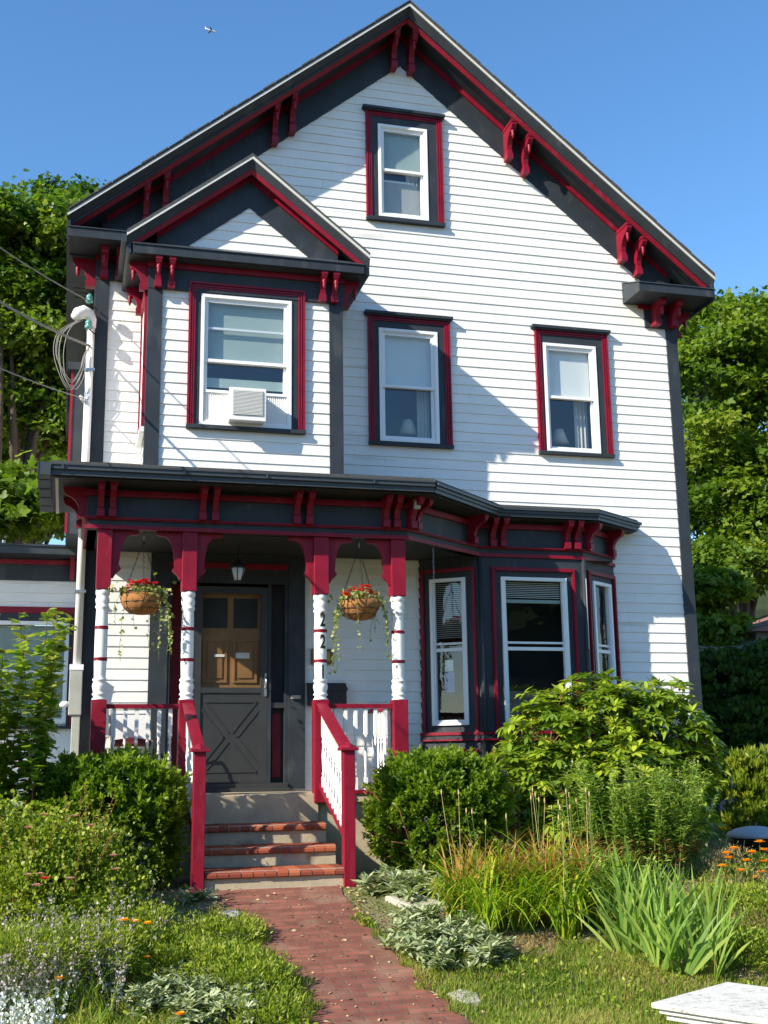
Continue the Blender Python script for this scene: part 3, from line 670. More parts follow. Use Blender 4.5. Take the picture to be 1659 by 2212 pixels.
# steps
SX0, SX1 = -2.70, -1.40
st = MB(); fr = (-1.27, -1.70, -2.14, -2.58); tz = (.115, -.068, -.243)
for k in range(3): st.box(SX0, SX1, fr[k+1]+.02, fr[k]-.0+.001, -.6, tz[k]-.062, 'concrete')
st.box(SX0, SX1, -1.29, -1.25, -.3, .385, 'concrete')
STEPS = st.build('steps', house)
for k in range(3):
    m = MB(); n = 12; wd = (SX1-SX0)/n
    m.box(SX0+.002, SX1-.002, fr[k+1]+.004, fr[k]-.0, tz[k]-.06, tz[k]-.006, 'mortar')
    T_ = m.build('tread', STEPS)
    mb = MB(); vals = []
    for i in range(n):
        x0 = SX0+wd*i+.005+random.uniform(-.002, .002); x1 = SX0+wd*(i+1)-.005+random.uniform(-.002, .002); y0 = fr[k+1]-.012+random.uniform(-.004, .004); zt_ = tz[k]+random.uniform(-.002, .003)
        prof = [(x0, y0+.012, tz[k]-.066), (x0, y0, tz[k]-.058), (x0, y0, zt_-.034), (x0, y0+.014, zt_-.012), (x0, y0+.04, zt_), (x0, fr[k]-.04, zt_), (x0, fr[k]-.04, tz[k]-.058)]
        b0 = len(mb.v); mb.extrude(prof[::-1], (x1-x0, 0, 0), 'clay'); vals += [random.random()]*(len(mb.v)-b0)
    o = mb.build('brick_nosing', T_)
    o.parent = STEPS; o.location = Vector((0,0,0))-wloc(STEPS)
    at_ = o.data.attributes.new('rnd', 'FLOAT', 'POINT'); at_.data.foreach_set('value', vals)
# ---- front door
m = MB()
m.box(-3.085, -2.88, -.05, -.002, .42, 3.09, 'charcoal'); m.box(-1.49, -1.295, -.05, -.002, .42, 3.09, 'charcoal')
m.box(-2.879, -1.491, -.045, -.002, 2.76, 3.09, 'charcoal'); m.box(-2.879, -2.58, .10, .12, .45, 2.76, 'cushion'); m.box(-1.715, -1.491, .08, .10, .45, 2.76, 'room_dark')
m.box(-2.879, -2.85, -.04, .10, .42, 2.76, 'charcoal'); m.box(-2.63, -2.575, -.03, .08, .42, 2.76, 'charcoal'); m.box(-1.73, -1.69, -.03, .08, .42, 2.76, 'charcoal'); m.box(-1.53, -1.491, -.03, .08, .42, 2.76, 'charcoal')
m.box(-1.69, -1.53, -.01, .07, 1.33, 1.39, 'door_gray'); m.box(-1.66, -1.56, .06, .079, .55, 1.27, 'cushion')
m.box(-2.9, -1.48, -.12, -.004, .396, .44, 'door_gray'); m.box(-2.85, -1.5, -.08, .07, .44, .49, 'door_gray')
m.box(-2.87, -1.5, -.07, -.046, 2.93, 2.99, 'crimson')
DF = m.build('door_frame', house)
m = MB(); dx0, dx1, dz0, dz1 = -2.572, -1.733, .492, 2.72
crosses(m, dx0, dx1, dz0, dz1, .075, -.028, .008, 'door_gray')
m.box(dx0+.076, dx1-.076, -.027, .007, 1.50, 1.56, 'door_gray'); m.box(dx0+.076, dx1-.076, -.012, .004, dz0+.075, 1.499, 'door_gray')
cx = (dx0+dx1)/2; czd = 1.0
for sx in (-1, 1):
    for sz in (-1, 1):      # cross-buck mouldings: four triangles round an X
        P0 = np.array((cx+sx*.02, -.02, czd+sz*.05)); P1 = np.array((cx+sx*.30, -.02, czd+sz*.40))
        for k in (0, 1):
            o_ = np.array((sx*.045*k, 0, -sz*.045*k)) if k else np.zeros(3)
            a = P0+o_*1.2; b = P1+o_*1.2
            d = b-a; d /= np.linalg.norm(d); nv = np.array((-d[2], 0, d[0]))*.010
            m.poly([a-nv, b-nv, b+nv, a+nv, a-nv+(0, .008, 0), b-nv+(0, .008, 0), b+nv+(0, .008, 0), a+nv+(0, .008, 0)], [(0,1,2,3),(0,1,5,4),(1,2,6,5),(2,3,7,6),(3,0,4,7)], 'door_gray')
    x = cx+sx*.34; m.box(x-.01, x+.01, -.022, -.012, .66, 1.34, 'door_gray')
for z in (.62, 1.40): m.box(cx-.3, cx+.3, -.022, -.012, z-.01, z+.01, 'door_gray')
SD = m.build('storm_door', house)
m = MB(); m.face([(dx0+.07, -.006, 1.56), (dx1-.07, -.006, 1.56), (dx1-.07, -.006, dz1-.07), (dx0+.07, -.006, dz1-.07)], 'storm_glass'); m.build('glass', SD)
m = MB(); m.box(-1.768, -1.742, -.045, -.029, 1.46, 1.72, 'steel'); m.tube([(-1.755, -.045, 1.68), (-1.755, -.085, 1.67), (-1.755, -.085, 1.57), (-1.755, -.045, 1.55)], .009, 'steel', 8); m.build('handle', SD)
m = MB(); m.box(dx0+.0, dx1, .075, .11, .5, 2.74, 'door_wood')
for (a, b) in ((-2.47, -2.19), (-2.12, -1.84)):
    for (z0, z1) in ((1.62, 2.12), (.7, 1.5)):
        crosses(m, a, b, z0, z1, .022, .058, .075, 'door_wood'); m.box(a+.055, b-.055, .062, .075, z0+.055, z1-.055, 'door_wood')
    m.box(a, b, .070, .0745, 2.25, 2.6, 'room_dark')
ID = m.build('front_door', house)
m = MB(); m.box(-2.34, -2.22, .052, .056, 1.915, 1.945, 'paper'); m.box(-2.09, -1.93, .052, .056, 1.90, 1.965, 'paper'); m.build('notice', ID)
m = MB(); m.box(-1.46, -1.35, -.075, -.051, 1.43, 1.47, 'petal_pink' if False else 'mortar'); m.build('mail_slot', DF)
# ---- lower bay window
LB0 = (.115, -.003); LB1 = (.745, -.46); LB2 = (2.09, -.46); LB3 = (2.715, -.003)
lbay = empty('lower_bay', (1.4, -.2, .4), house)
WZ0, WZ1, WMR = 1.115, 2.855, 2.0
def plane_frame(a, b):
    a = np.array(a); b = np.array(b); d = b-a; L = np.linalg.norm(d); d /= L; n = np.array((d[1], -d[0])); return a, d, n, L
def lb_panel(a, b, w0, w1, parent):
    a, d, n, L = plane_frame(a, b)
    def B(m, s0, s1, o0, o1, z0, z1, mat):    # o: outward offsets
        p = a+d*s0+n*o0; m.obox((p[0], p[1], z0), (*(d*(s1-s0)), 0), (*(n*(o1-o0)), 0), (0, 0, z1-z0), mat)
    m = MB(); B(m, 0, w0, -.06, 0, .2, 3.10, 'charcoal'); B(m, w1, L, -.06, 0, .2, 3.10, 'charcoal'); B(m, w0, w1, -.06, 0, WZ1, 3.10, 'charcoal'); B(m, w0, w1, -.06, 0, .2, WZ0, 'charcoal')
    # board round the window, crimson band outside it
    e = .075
    m.build('wall', parent)
    m = MB()
    for (s0, s1, z0, z1) in ((w0-e-.045, w0-e, .98, WZ1+e+.045), (w1+e, w1+e+.045, .98, WZ1+e+.045), (w0-e, w1+e, WZ1+e, WZ1+e+.045)): B(m, s0, s1, .001, .028, z0, z1, 'crimson'); B(m, s0+.012 if s1-s0 < .1 else s0, s1-.012 if s1-s0 < .1 else s1, .028, .036, z0, z1-.01, 'crimson')
    m.build('window_moulding', parent)
    m = MB(); B(m, -.0, L, .001, .045, 1.00, 1.035, 'crimson'); B(m, 0, L, .001, .03, .955, .999, 'charcoal'); B(m, 0, L, .001, .038, .935, .954, 'crimson')
    for (s0, s1, z0, z1) in ((.08, L-.08, .80, .84), (.08, L-.08, .30, .34), (.08, .12, .34, .80), (L-.12, L-.08, .34, .80)): B(m, s0, s1, .001, .02, z0, z1, 'crimson')
    m.build('base_panel', parent)
    # the window itself
    m = MB(); ee = .04
    for (s0, s1, z0, z1) in ((w0, w0+ee, WZ0, WZ1), (w1-ee, w1, WZ0, WZ1), (w0+ee, w1-ee, WZ1-ee, WZ1), (w0+ee, w1-ee, WZ0, WZ0+ee+.02)): B(m, s0, s1, -.03, .03, z0, z1, 'vinyl')
    q = w0+ee, w1-ee
    for (s0, s1, z0, z1) in ((q[0], q[0]+.02, WZ0+.06, WZ1-ee), (q[1]-.02, q[1], WZ0+.06, WZ1-ee)): B(m, s0, s1, -.04, .015, z0, z1, 'vinyl')
    W = m.build('window', parent)
    m = MB()
    for z0, z1 in ((WMR-.02, WMR+.02),): B(m, q[0]+.02, q[1]-.02, -.035, .0, z0, z1, 'vinyl')
    B(m, q[0]+.02, q[1]-.02, -.035, -.01, WMR+.06, WMR+.085, 'vinyl'); m.obj = None
    o = m.build('sash', W); o.parent = parent; o.location = Vector((0,0,0))-wloc(parent)
    m = MB(); p0 = a+d*(q[0]+.02)+n*(-.02); p1 = a+d*(q[1]-.02)+n*(-.02)
    m.face([(*p0, WZ0+.06), (*p1, WZ0+.06), (*p1, WZ1-.05), (*p0, WZ1-.05)], 'bay_glass'); o = m.build('glass', W); o.parent = parent; o.location = Vector((0,0,0))-wloc(parent)
    return B, q
Ld = math.hypot(.63, .457)
B_, q_ = lb_panel(LB0, LB1, .145, .60, lbay)
m = MB()
for k in range(28): B_(m, q_[0]+.02, q_[1]-.02, -.075, -.055, WZ1-.06-k*.024, WZ1-.055-k*.024, 'curtain')
m.build('window_blind', lbay)
m = MB(); B_(m, .30, .40, -.05, -.045, 1.75-.0, 1.93-.05, 'paper'); B_(m, .29, .41, -.05, -.045, 1.50, 1.74, 'paper_blue'); m.build('poster', lbay)
B_, q_ = lb_panel(LB1, LB2, .255, 1.10, lbay)
m = MB()
for k in range(9): B_(m, q_[0]+.02, q_[1]-.02, -.085, -.06, WZ1-.06-k*.022, WZ1-.055-k*.022, 'shade_white')
B_(m, q_[0]+.02, q_[1]-.02, -.09, -.06, WZ1-.30, WZ1-.26, 'shade_teal')
m.build('window_blind', lbay)
lb_panel(LB2, LB3, Ld-.60, Ld-.145, lbay)
m = MB()
for p in (LB1, LB2): m.tube([(p[0], p[1]-.002, .2), (p[0], p[1]-.002, 3.10)], .03, 'charcoal', 8)
m.tube([(2.095, -.475, 2.0), (2.095, -.475, 2.86)], .016, 'drip_edge', 8)
m.build('corner_board', lbay)
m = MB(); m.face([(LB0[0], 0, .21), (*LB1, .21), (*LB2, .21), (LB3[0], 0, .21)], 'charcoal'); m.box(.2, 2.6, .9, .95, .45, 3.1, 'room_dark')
m.box(1.35, 1.75, .3, .5, .9, 1.55, 'gray_wood'); m.build('interior_wall', lbay)
# security light under the eave
m = MB(); m.lathe([(.035, 0), (.040, .02), (.038, .10), (.02, .12)], (-.33, -1.50, 3.41), 'meter_gray', 14); m.build('eave_light', house)
# ---- low wing at the left, set back
m = MB(); WY = 3.0
clap(m, (-9, WY), (1, 0), (0, -1), -.1, 3.2, lambda z: (0, 5.2), [(3.93-.0+.0, 4.98, 1.34, 2.64)])
wing = m.build('side_wing', house)
m = MB(); m.box(-9, -3.81, WY-.03, WY-.016, 3.19, 3.49, 'charcoal'); m.box(-9, -3.81, WY-.06, WY-.031, 3.41, 3.47, 'crimson'); m.box(-9, -3.81, WY-.32, WY+.2, 3.49, 3.51, 'charcoal'); m.box(-3.99, -3.93, WY-.2, WY-.03, 3.20, 3.49, 'crimson'); m.build('frieze_board', wing)
m = MB(); m.box(-9, -3.81, WY-.40, WY-.30, 3.50, 3.60, 'gutter_metal'); m.box(-9, -3.81, WY-.42, WY-.30, 3.601, 3.625, 'gutter_metal'); m.build('gutter', wing)
m = MB(); m.face([(-9, WY-.4, 3.63), (-3.81, WY-.4, 3.63), (-3.81, WY+3, 4.0), (-9, WY+3, 4.0)], 'shingle'); m.build('roof', wing)
m = MB()
m.box(-5.2, -3.83, WY-.05, WY-.014, 2.74, 2.83, 'crimson'); m.box(-5.18, -3.85, WY-.04, WY-.014, 2.64, 2.739, 'charcoal'); m.box(-5.2, -5.07, WY-.05, WY-.014, 1.3, 2.739, 'crimson'); m.box(-3.915, -3.83, WY-.05, WY-.014, 1.22, 2.739, 'crimson'); m.box(-3.96, -3.916, WY-.035, WY-.014, 1.22, 2.63, 'charcoal')
crosses(m, -5.06, -3.965, 1.27, 2.635, .05, WY-.045, WY-.0, 'vinyl'); m.box(-5.01, -4.015, WY-.03, WY+.0, 1.93, 1.98, 'vinyl'); m.box(-5.01, -4.015, WY+.03, WY+.04, 1.33, 2.58, 'shade_teal'); m.face([(-5.01, WY+.01, 1.33), (-4.015, WY+.01, 1.33), (-4.015, WY+.01, 2.58), (-5.01, WY+.01, 2.58)], 'glass'); m.box(-5.2, -3.83, WY-.08, WY-.014, 1.20, 1.24, 'charcoal')
m.build('window', wing)
m = MB(); m.box(-9, -3.85, WY+.0, WY+3, -.5, -.1, 'concrete'); m.build('foundation', wing)
#@@PART2
# ================================================================= THINGS ON AND ABOUT THE HOUSE
def thing(name, label, cat, loc, group=None): return tag(empty(name, loc), label, cat, group)
# air conditioner in the bay window
AC = thing('air_conditioner', 'beige window air conditioner with pleated side panels in the upper bay window', 'air conditioner', (-2.15, BY, 4.39))
m = MB(); m.box(-2.352, -1.955, BY-.20, BY+.25, 4.42, 4.775, 'white_trim'); m.box(-2.36, -1.947, BY-.215, BY-.19, 4.41, 4.785, 'white_trim'); m.build('body', AC, bevel=.006)
m = MB(); m.box(-2.32, -1.985, BY-.222, BY-.216, 4.47, 4.755, 'ac_grille')
for k in range(18): m.box(-2.318, -1.987, BY-.228, BY-.2225, 4.474+k*.0157, 4.480+k*.0157, 'white_trim')
m.build('grille', AC)
for a, b in ((-2.61, -2.353), (-1.954, -1.685)):
    m = MB(); n = int((b-a)/.011)
    V = []; F = []
    for i in range(n+1):
        x = a+(b-a)*i/n; y = BY-.012+(.010 if i % 2 else 0); V += [(x, y, 4.45), (x, y, 4.77)]
    for i in range(n): F.append((2*i, 2*i+2, 2*i+3, 2*i+1))
    m.poly(V, F, 'white_trim'); m.box(a, b, BY-.025, BY+.01, 4.77, 4.80, 'vinyl'); m.box(a, b, BY-.025, BY+.01, 4.43, 4.449, 'vinyl'); m.build('side_panel', AC)
# lamps standing inside the upper windows
for x, y, lab in ((.12, .34, 'table lamp with cream shade behind the middle upstairs window'), (2.20, .34, 'table lamp with cream shade behind the right upstairs window')):
    t = thing('table_lamp', lab, 'lamp', (x, y, 4.3), 'lamps behind the upstairs windows')
    m = MB(); m.lathe([(.125, 4.78), (.06, 4.98)], (x, y, 0), 'lampshade', 18); m.build('lamp_shade', t)
    m = MB(); m.lathe([(.09, 4.30), (.09, 4.33), (.03, 4.36), (.07, 4.52), (.06, 4.62), (.02, 4.70), (.015, 4.79)], (x, y, 0), 'room_dark', 12); m.build('base', t)
t = thing('table_lamp', 'small white lamp shade inside the left pane of the ground floor bay', 'lamp', (.75, .0, 2.1), 'lamps behind the upstairs windows')
del t['group']
m = MB(); m.lathe([(.09, 2.60), (.085, 2.66), (.05, 2.74), (.03, 2.76)], (.78, -.02, 0), 'lampshade', 14); m.build('lamp_shade', t)
m = MB(); m.tube([(.78, -.02, 2.76), (.78, -.02, 3.08)], .006, 'black_metal'); m.build('cord', t)
# mailbox, plaque
t = thing('mailbox', 'black metal wall mailbox right of the front door behind the numbered post', 'mailbox', (-1.045, -.02, 1.34))
m = MB(); prof = [(-1.265, -.16, 1.35), (-1.265, -.16, 1.53), (-1.265, -.06, 1.60), (-1.265, -.016, 1.60), (-1.265, -.016, 1.35)]; m.extrude(prof, (.44, 0, 0), 'black_metal'); m.build('body', t, bevel=.006)
m = MB(); m.extrude([(-1.275, -.175, 1.52), (-1.275, -.175, 1.535), (-1.275, -.062, 1.615), (-1.275, -.016, 1.615), (-1.275, -.016, 1.603), (-1.275, -.06, 1.603)], (.46, 0, 0), 'black_metal'); m.build('lid', t)
t = thing('wall_plaque', 'small brown and gold plaque on the siding above the mailbox', 'plaque', (-1.09, -.02, 1.83))
m = MB(); m.box(-1.225, -.96, -.045, -.016, 1.83, 2.01, 'plaque_wood'); m.build('board', t, bevel=.008)
m = MB(); m.box(-1.19, -.995, -.049, -.0455, 1.865, 1.975, 'brass'); m.build('plate', t)
# porch lantern
t = thing('porch_lantern', 'small glass and metal lantern hanging from the porch ceiling before the door', 'lantern', (-2.18, -.7, 2.66))
m = MB(); m.lathe([(.035, 2.66), (.05, 2.685), (.045, 2.69)], (-2.18, -.7, 0), 'black_metal', 6)
for k in range(6):
    a = math.pi/3*k+.3; m.tube([(-2.18+.045*math.cos(a), -.7+.045*math.sin(a), 2.68), (-2.18+.085*math.cos(a), -.7+.085*math.sin(a), 2.83)], .006, 'black_metal', 5)
m.lathe([(.105, 2.83), (.09, 2.85), (.05, 2.895), (.02, 2.92), (.008, 2.94)], (-2.18, -.7, 0), 'black_metal', 6); m.build('frame', t)
m = MB(); m.lathe([(.042, 2.69), (.080, 2.828)], (-2.18, -.7, 0), 'shade_white', 6); m.build('lamp_glass', t)
m = MB()
def chain(m, p0, p1, mat='black_metal', r=.0035, step=.030):
    p0 = Vector(p0); p1 = Vector(p1); n = max(2, int((p1-p0).length/step)); d = (p1-p0)/n
    e = d.normalized(); a = e.cross(Vector((0, 1, 0))).normalized() if abs(e.y) < .9 else Vector((1,0,0)); b = e.cross(a)
    for i in range(n):
        c = p0+d*(i+.5); q = a if i % 2 else b
        m.tube([c+e*math.cos(t)*step*.62+q*math.sin(t)*step*.28 for t in np.linspace(0, 2*math.pi, 7)], r, mat, 3, False)
chain(m, (-2.18, -.7, 2.93), (-2.18, -.7, 3.10)); m.build('chain', t)
t = thing('hanging_chain', 'bare plant chain hanging under the diagonal porch beam left of the bay', 'chain', (0.0, -1.05, 3.08))
m = MB(); chain(m, (0.0, -1.0, 3.09), (0.0, -1.0, 2.72), 'steel'); m.build('links', t)
# ================================================================= foliage machinery
def rotz_frames(nrm, spin):
    """frames whose local z is nrm and x is spun about it; returns N x 3 x 3 (columns)"""
    n = nrm/np.linalg.norm(nrm, axis=1, keepdims=True)
    a = np.where(np.abs(n[:, 2:3]) < .9, np.array([[0, 0, 1.]]), np.array([[1., 0, 0]]))
    x = np.cross(a, n); x /= np.linalg.norm(x, axis=1, keepdims=True); y = np.cross(n, x)
    c, s_ = np.cos(spin)[:, None], np.sin(spin)[:, None]
    return np.stack([x*c+y*s_, -x*s_+y*c, n], axis=2)
def dir_frames(d, roll):
    """local y runs along d, z is up-ish normal of the leaf"""
    d = d/np.linalg.norm(d, axis=1, keepdims=True)
    a = np.where(np.abs(d[:, 2:3]) < .95, np.array([[0, 0, 1.]]), np.array([[1., 0, 0]]))
    x = np.cross(d, a); x /= np.linalg.norm(x, axis=1, keepdims=True); z = np.cross(x, d)
    c, s_ = np.cos(roll)[:, None], np.sin(roll)[:, None]
    return np.stack([x*c+z*s_, d, -x*s_+z*c], axis=2)
LEAF = {  # template vertices (x across, y along) and faces
 'quad': ([(0,0,0),(.5,.45,.06),(0,1,0),(-.5,.45,.06)], [(0,1,2,3)]),
 'oval': ([(0,0,0),(.30,.22,.05),(.36,.58,.04),(0,1,-.05),(-.36,.58,.04),(-.30,.22,.05),(0,.5,-.02)], [(0,1,2,6),(2,3,6),(6,3,4),(0,6,4,5)]),
 'lobed': ([(0,0,0),(.28,.10,.0),(.55,.42,.05),(.24,.46,0),(.22,.78,.04),(0,1,-.05),(-.22,.78,.04),(-.24,.46,0),(-.55,.42,.05),(-.28,.10,0)], [(0,1,2,3),(0,3,4,5),(0,5,6,7),(0,7,8,9)]),
 'long': ([(0,0,0),(.13,.25,.03),(.15,.6,.01),(0,1,-.10),(-.15,.6,.01),(-.13,.25,.03),(0,.45,-.01)], [(0,1,2,6),(2,3,6),(6,3,4),(0,6,4,5)]),
 'needle': ([(0,0,0),(.11,.4,.02),(0,1,0),(-.11,.4,.02)], [(0,1,2,3)]),
}
class Leaves:
    def __init__(s): s.V = []; s.F = []; s.R = []; s.M = []; s.n = 0; s.mats = []
    def add(s, kind, pos, fr, size, rnd, mat, wide=1.):
        tv, tf = LEAF[kind]; tv = np.array(tv, float); tv[:, 0] *= wide; N = len(pos)
        size = np.broadcast_to(np.asarray(size, float).reshape(-1, 1) if np.ndim(size) < 2 else size, (N, 1) if np.ndim(size) < 2 else (N, 3))
        L = tv[None]*(size[:, None, :] if size.shape[1] == 3 else size[:, None, :])
        W = np.einsum('nij,nkj->nki', fr, L)+pos[:, None, :]
        s.V.append(W.reshape(-1, 3)); k = len(tv)
        if mat not in s.mats: s.mats.append(mat)
        mi = s.mats.index(mat)
        base = s.n+np.arange(N)[:, None]*k
        for f in tf: s.F.append((base+np.array(f)[None], mi))
        s.R.append(np.repeat(rnd, k)); s.n += N*k
    def strip(s, P, wdt, side, rnd, mat):
        """P: N x K x 3 blade centre lines, wdt: N x K half widths, side: N x 3 across vectors"""
        N, K, _ = P.shape; A = P+side[:, None, :]*wdt[..., None]; B = P-side[:, None, :]*wdt[..., None]
        s.V.append(np.stack([A, B], 2).reshape(-1, 3))
        if mat not in s.mats: s.mats.append(mat)
        mi = s.mats.index(mat); base = s.n+np.arange(N)[:, None]*2*K
        for i in range(K-1): s.F.append((base+np.array([2*i, 2*i+1, 2*i+3, 2*i+2])[None], mi))
        s.R.append(np.repeat(rnd, 2*K)); s.n += N*2*K
    def build(s, name, parent=None, mb=None):
        V = np.concatenate(s.V); loops = []; starts = []; tot = []; mi = []; c = 0
        for f, q in s.F:
            loops.append(f.reshape(-1)); n, k = f.shape; starts.append(c+np.arange(n)*k); tot.append(np.full(n, k)); mi.append(np.full(n, q)); c += n*k
        loops = np.concatenate(loops); starts = np.concatenate(starts); tot = np.concatenate(tot); mi = np.concatenate(mi)
        me = bpy.data.meshes.new(name); me.vertices.add(len(V)); me.vertices.foreach_set('co', V.astype(np.float32).ravel())
        me.loops.add(len(loops)); me.loops.foreach_set('vertex_index', loops.astype(np.int32)); me.polygons.add(len(starts))
        me.polygons.foreach_set('loop_start', starts.astype(np.int32)); me.polygons.foreach_set('loop_total', tot.astype(np.int32)); me.polygons.foreach_set('material_index', mi.astype(np.int32))
        for q in s.mats: me.materials.append(MATS[q])
        me.update(calc_edges=True); at_ = me.attributes.new('rnd', 'FLOAT', 'POINT'); at_.data.foreach_set('value', np.concatenate(s.R).astype(np.float32))
        me.validate()
        o = bpy.data.objects.new(name, me); COL.objects.link(o)
        if parent: o.parent = parent; keep(o, parent)
        return o
def unit(n, rg): v = rg.normal(size=(n, 3)); return v/np.linalg.norm(v, axis=1, keepdims=True)
def crown_pts(blobs, ncl, per, spread, rg, shell=.55, boughs=0, bough_r=.8):
    """leaf positions gathered in clumps near the surface of several ellipsoids; returns pos, outward normal, clump tone"""
    vol = np.array([b[3]*b[4]+b[4]*b[5]+b[3]*b[5] for b in blobs]); k = rg.choice(len(blobs), ncl, p=vol/vol.sum())
    B = np.array(blobs)[k]; u = unit(ncl, rg); u[:, 2] = np.where(u[:, 2] < -.5, -u[:, 2], u[:, 2])
    rr = shell+(1.14-shell)*rg.random(ncl)**.6
    cpos = B[:, :3]+u*B[:, 3:6]*rr[:, None]; tone = rg.random(ncl)
    if boughs:                                   # gather the clumps on boughs, leaving gaps between them
        bi = rg.integers(boughs, size=ncl); br = (.55+.5*rg.random(boughs))*bough_r; off_ = rg.normal(size=(ncl, 3)); off_ /= np.linalg.norm(off_, axis=1, keepdims=True); off_[:, 2] = np.abs(off_[:, 2])*np.where(rg.random(ncl) < .25, -.5, 1)
        u = off_*.7+u[bi]*.3; cpos = cpos[bi]+off_*(br[bi]*rg.random(ncl)**.35)[:, None]*np.array([1, 1, .62]); tone = .55*tone[bi]+.45*tone
    cpos = np.repeat(cpos, per, 0); nn = np.repeat(u, per, 0); tn = np.repeat(tone, per)
    off = rg.normal(size=(len(cpos), 3))*spread*np.array([1, 1, .6])*np.repeat(.55+.9*rg.random(ncl), per)[:, None]
    return cpos+off, nn, tn
def tree(name, base, blobs, label, leaf='leaf_maple', ncl=700, per=26, spread=.35, size=.20, seed=1, trunk_r=.22, limbs=9, cat='tree', kind='lobed', group=None, shell=.5, boughs=None, bough_r=.85):
    rg = np.random.default_rng(seed); t = thing(name, label, cat, base, group)
    P, nn, tn = crown_pts(blobs, ncl, per, spread*.62, rg, shell, boughs or max(30, ncl//11), bough_r)
    L = Leaves(); nd = nn*.5+np.array([0, 0, .6])+rg.normal(size=P.shape)*.55
    nt_ = np.clip(tn*.75+.25*rg.random(len(P)), 0, 1)
    L.add(kind, P, rotz_frames(nd, rg.random(len(P))*6.28), size*(.40+.95*rg.random(len(P))), np.clip(tn*.75+.25*rg.random(len(P)), 0, 1), leaf)
    L.build('crown', t)
    m = MB(); b = np.array(base, float); bl = np.array(blobs)
    top = bl[np.argmax(bl[:, 2])][:3]; mid = b+(top-b)*.55+np.array([rg.normal()*.2, rg.normal()*.2, 0])
    m.tube([b+(0, 0, -.2), b+(mid-b)*.3+(.1, 0, 0), mid, top], [trunk_r*1.15, trunk_r*.9, trunk_r*.6, trunk_r*.12], 'bark', 9)
    m.build('trunk', t)
    for i in range(limbs):
        q = bl[i % len(bl)]; s_ = b+(mid-b)*rg.uniform(.35, 1.0); e = q[:3]+unit(1, rg)[0]*q[3:6]*.6
        c = (s_+e)/2+np.array([0, 0, .15*np.linalg.norm(e-s_)])
        mm = MB(); mm.tube([s_, c, e], [trunk_r*.42, trunk_r*.26, trunk_r*.08], 'bark', 6); mm.build('limb', t)
    return t
# ---------------------------------------------------------------- trees behind the house
def px(u, v, Y): return at(u, v, Y)
def blob(u, v, Y, ru, rv, ry=None):      # ellipsoid from its place and apparent size in the photograph
    c = at(u, v, Y); k = np.linalg.norm(c-C0)/FPX
    return (*c, ru*k, (ry or ru)*k, rv*k)
tree('maple_tree', (-5.6, 8.2, -.4), [blob(60, 560, 8, 110, 90), blob(20, 640, 8.5, 120, 110), blob(110, 700, 8, 90, 110), blob(-60, 600, 9, 120, 120), blob(30, 820, 9, 110, 90), blob(130, 560, 9, 80, 80), blob(-140, 700, 8.5, 120, 160), blob(150, 900, 9, 40, 80), blob(60, 960, 9, 70, 60), blob(40, 880, 9, 100, 70), blob(120, 800, 9.5, 70, 80)],
     'tall leafy maple behind the left corner of the house', ncl=1350, per=60, spread=0.25, size=0.115, seed=2, trunk_r=.2, limbs=12)
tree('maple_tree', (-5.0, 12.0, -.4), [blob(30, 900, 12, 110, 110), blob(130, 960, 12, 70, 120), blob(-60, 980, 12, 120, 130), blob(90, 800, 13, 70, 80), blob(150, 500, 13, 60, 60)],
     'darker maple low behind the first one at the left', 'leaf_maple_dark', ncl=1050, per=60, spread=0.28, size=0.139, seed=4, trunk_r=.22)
tree('maple_tree', (-4.9, 6.5, -.4), [blob(50, 1130, 6.5, 80, 50), blob(120, 1110, 6.5, 60, 60), blob(-30, 1120, 6.5, 90, 70)],
     'pale green young maple crown just above the wing roof', 'leaf_maple', ncl=300, per=24, spread=.2, size=.17, seed=5, trunk_r=.1, limbs=5)
tree('maple_tree', (10.6, 10.5, -.4), [blob(1560, 760, 10, 80, 90), blob(1640, 740, 10.5, 90, 90), blob(1530, 860, 10, 70, 90), blob(1620, 900, 10, 110, 100), blob(1730, 850, 10, 120, 160), blob(1540, 1000, 10, 70, 80), blob(1640, 1060, 10, 90, 80), blob(1530, 1130, 10, 60, 70), blob(1610, 1170, 10, 90, 60), blob(1560, 1240, 9.5, 80, 60), blob(1660, 1230, 9.5, 80, 70), blob(1690, 1120, 10, 60, 90)],
     'broad maple behind the right corner of the house', ncl=1092, per=60, spread=0.28, size=0.139, seed=6, trunk_r=.25, limbs=12)
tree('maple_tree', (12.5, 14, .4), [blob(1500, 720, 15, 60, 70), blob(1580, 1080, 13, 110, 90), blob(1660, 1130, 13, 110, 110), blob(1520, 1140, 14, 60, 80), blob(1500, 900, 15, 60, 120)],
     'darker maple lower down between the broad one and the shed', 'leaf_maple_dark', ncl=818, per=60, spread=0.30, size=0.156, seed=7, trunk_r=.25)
tree('sapling', (8.2, 7.5, -.3), [blob(1545, 1300, 7.5, 45, 50), blob(1565, 1380, 7.5, 42, 40), blob(1530, 1400, 7.5, 35, 35)],
     'young broadleaf sapling below the trees beside the right wall', 'leaf_maple', ncl=420, per=34, spread=.14, size=.13, seed=8, trunk_r=.06, limbs=5, bough_r=.35)
tree('maple_tree', (-11.8, -.2, -1), [(-11.6, .0, 6.4, 2.0, 2.0, 1.9), (-12.6, 1.6, 6.0, 2.0, 2.0, 1.8), (-10.8, 1.4, 5.2, 1.5, 1.5, 1.4), (-13.5, -.4, 7.0, 1.8, 1.8, 1.6)],
     'maple beyond the left edge of the view whose shade falls on the low wing', 'leaf_maple', ncl=420, per=20, spread=.25, size=.24, seed=9, trunk_r=.2, limbs=5)
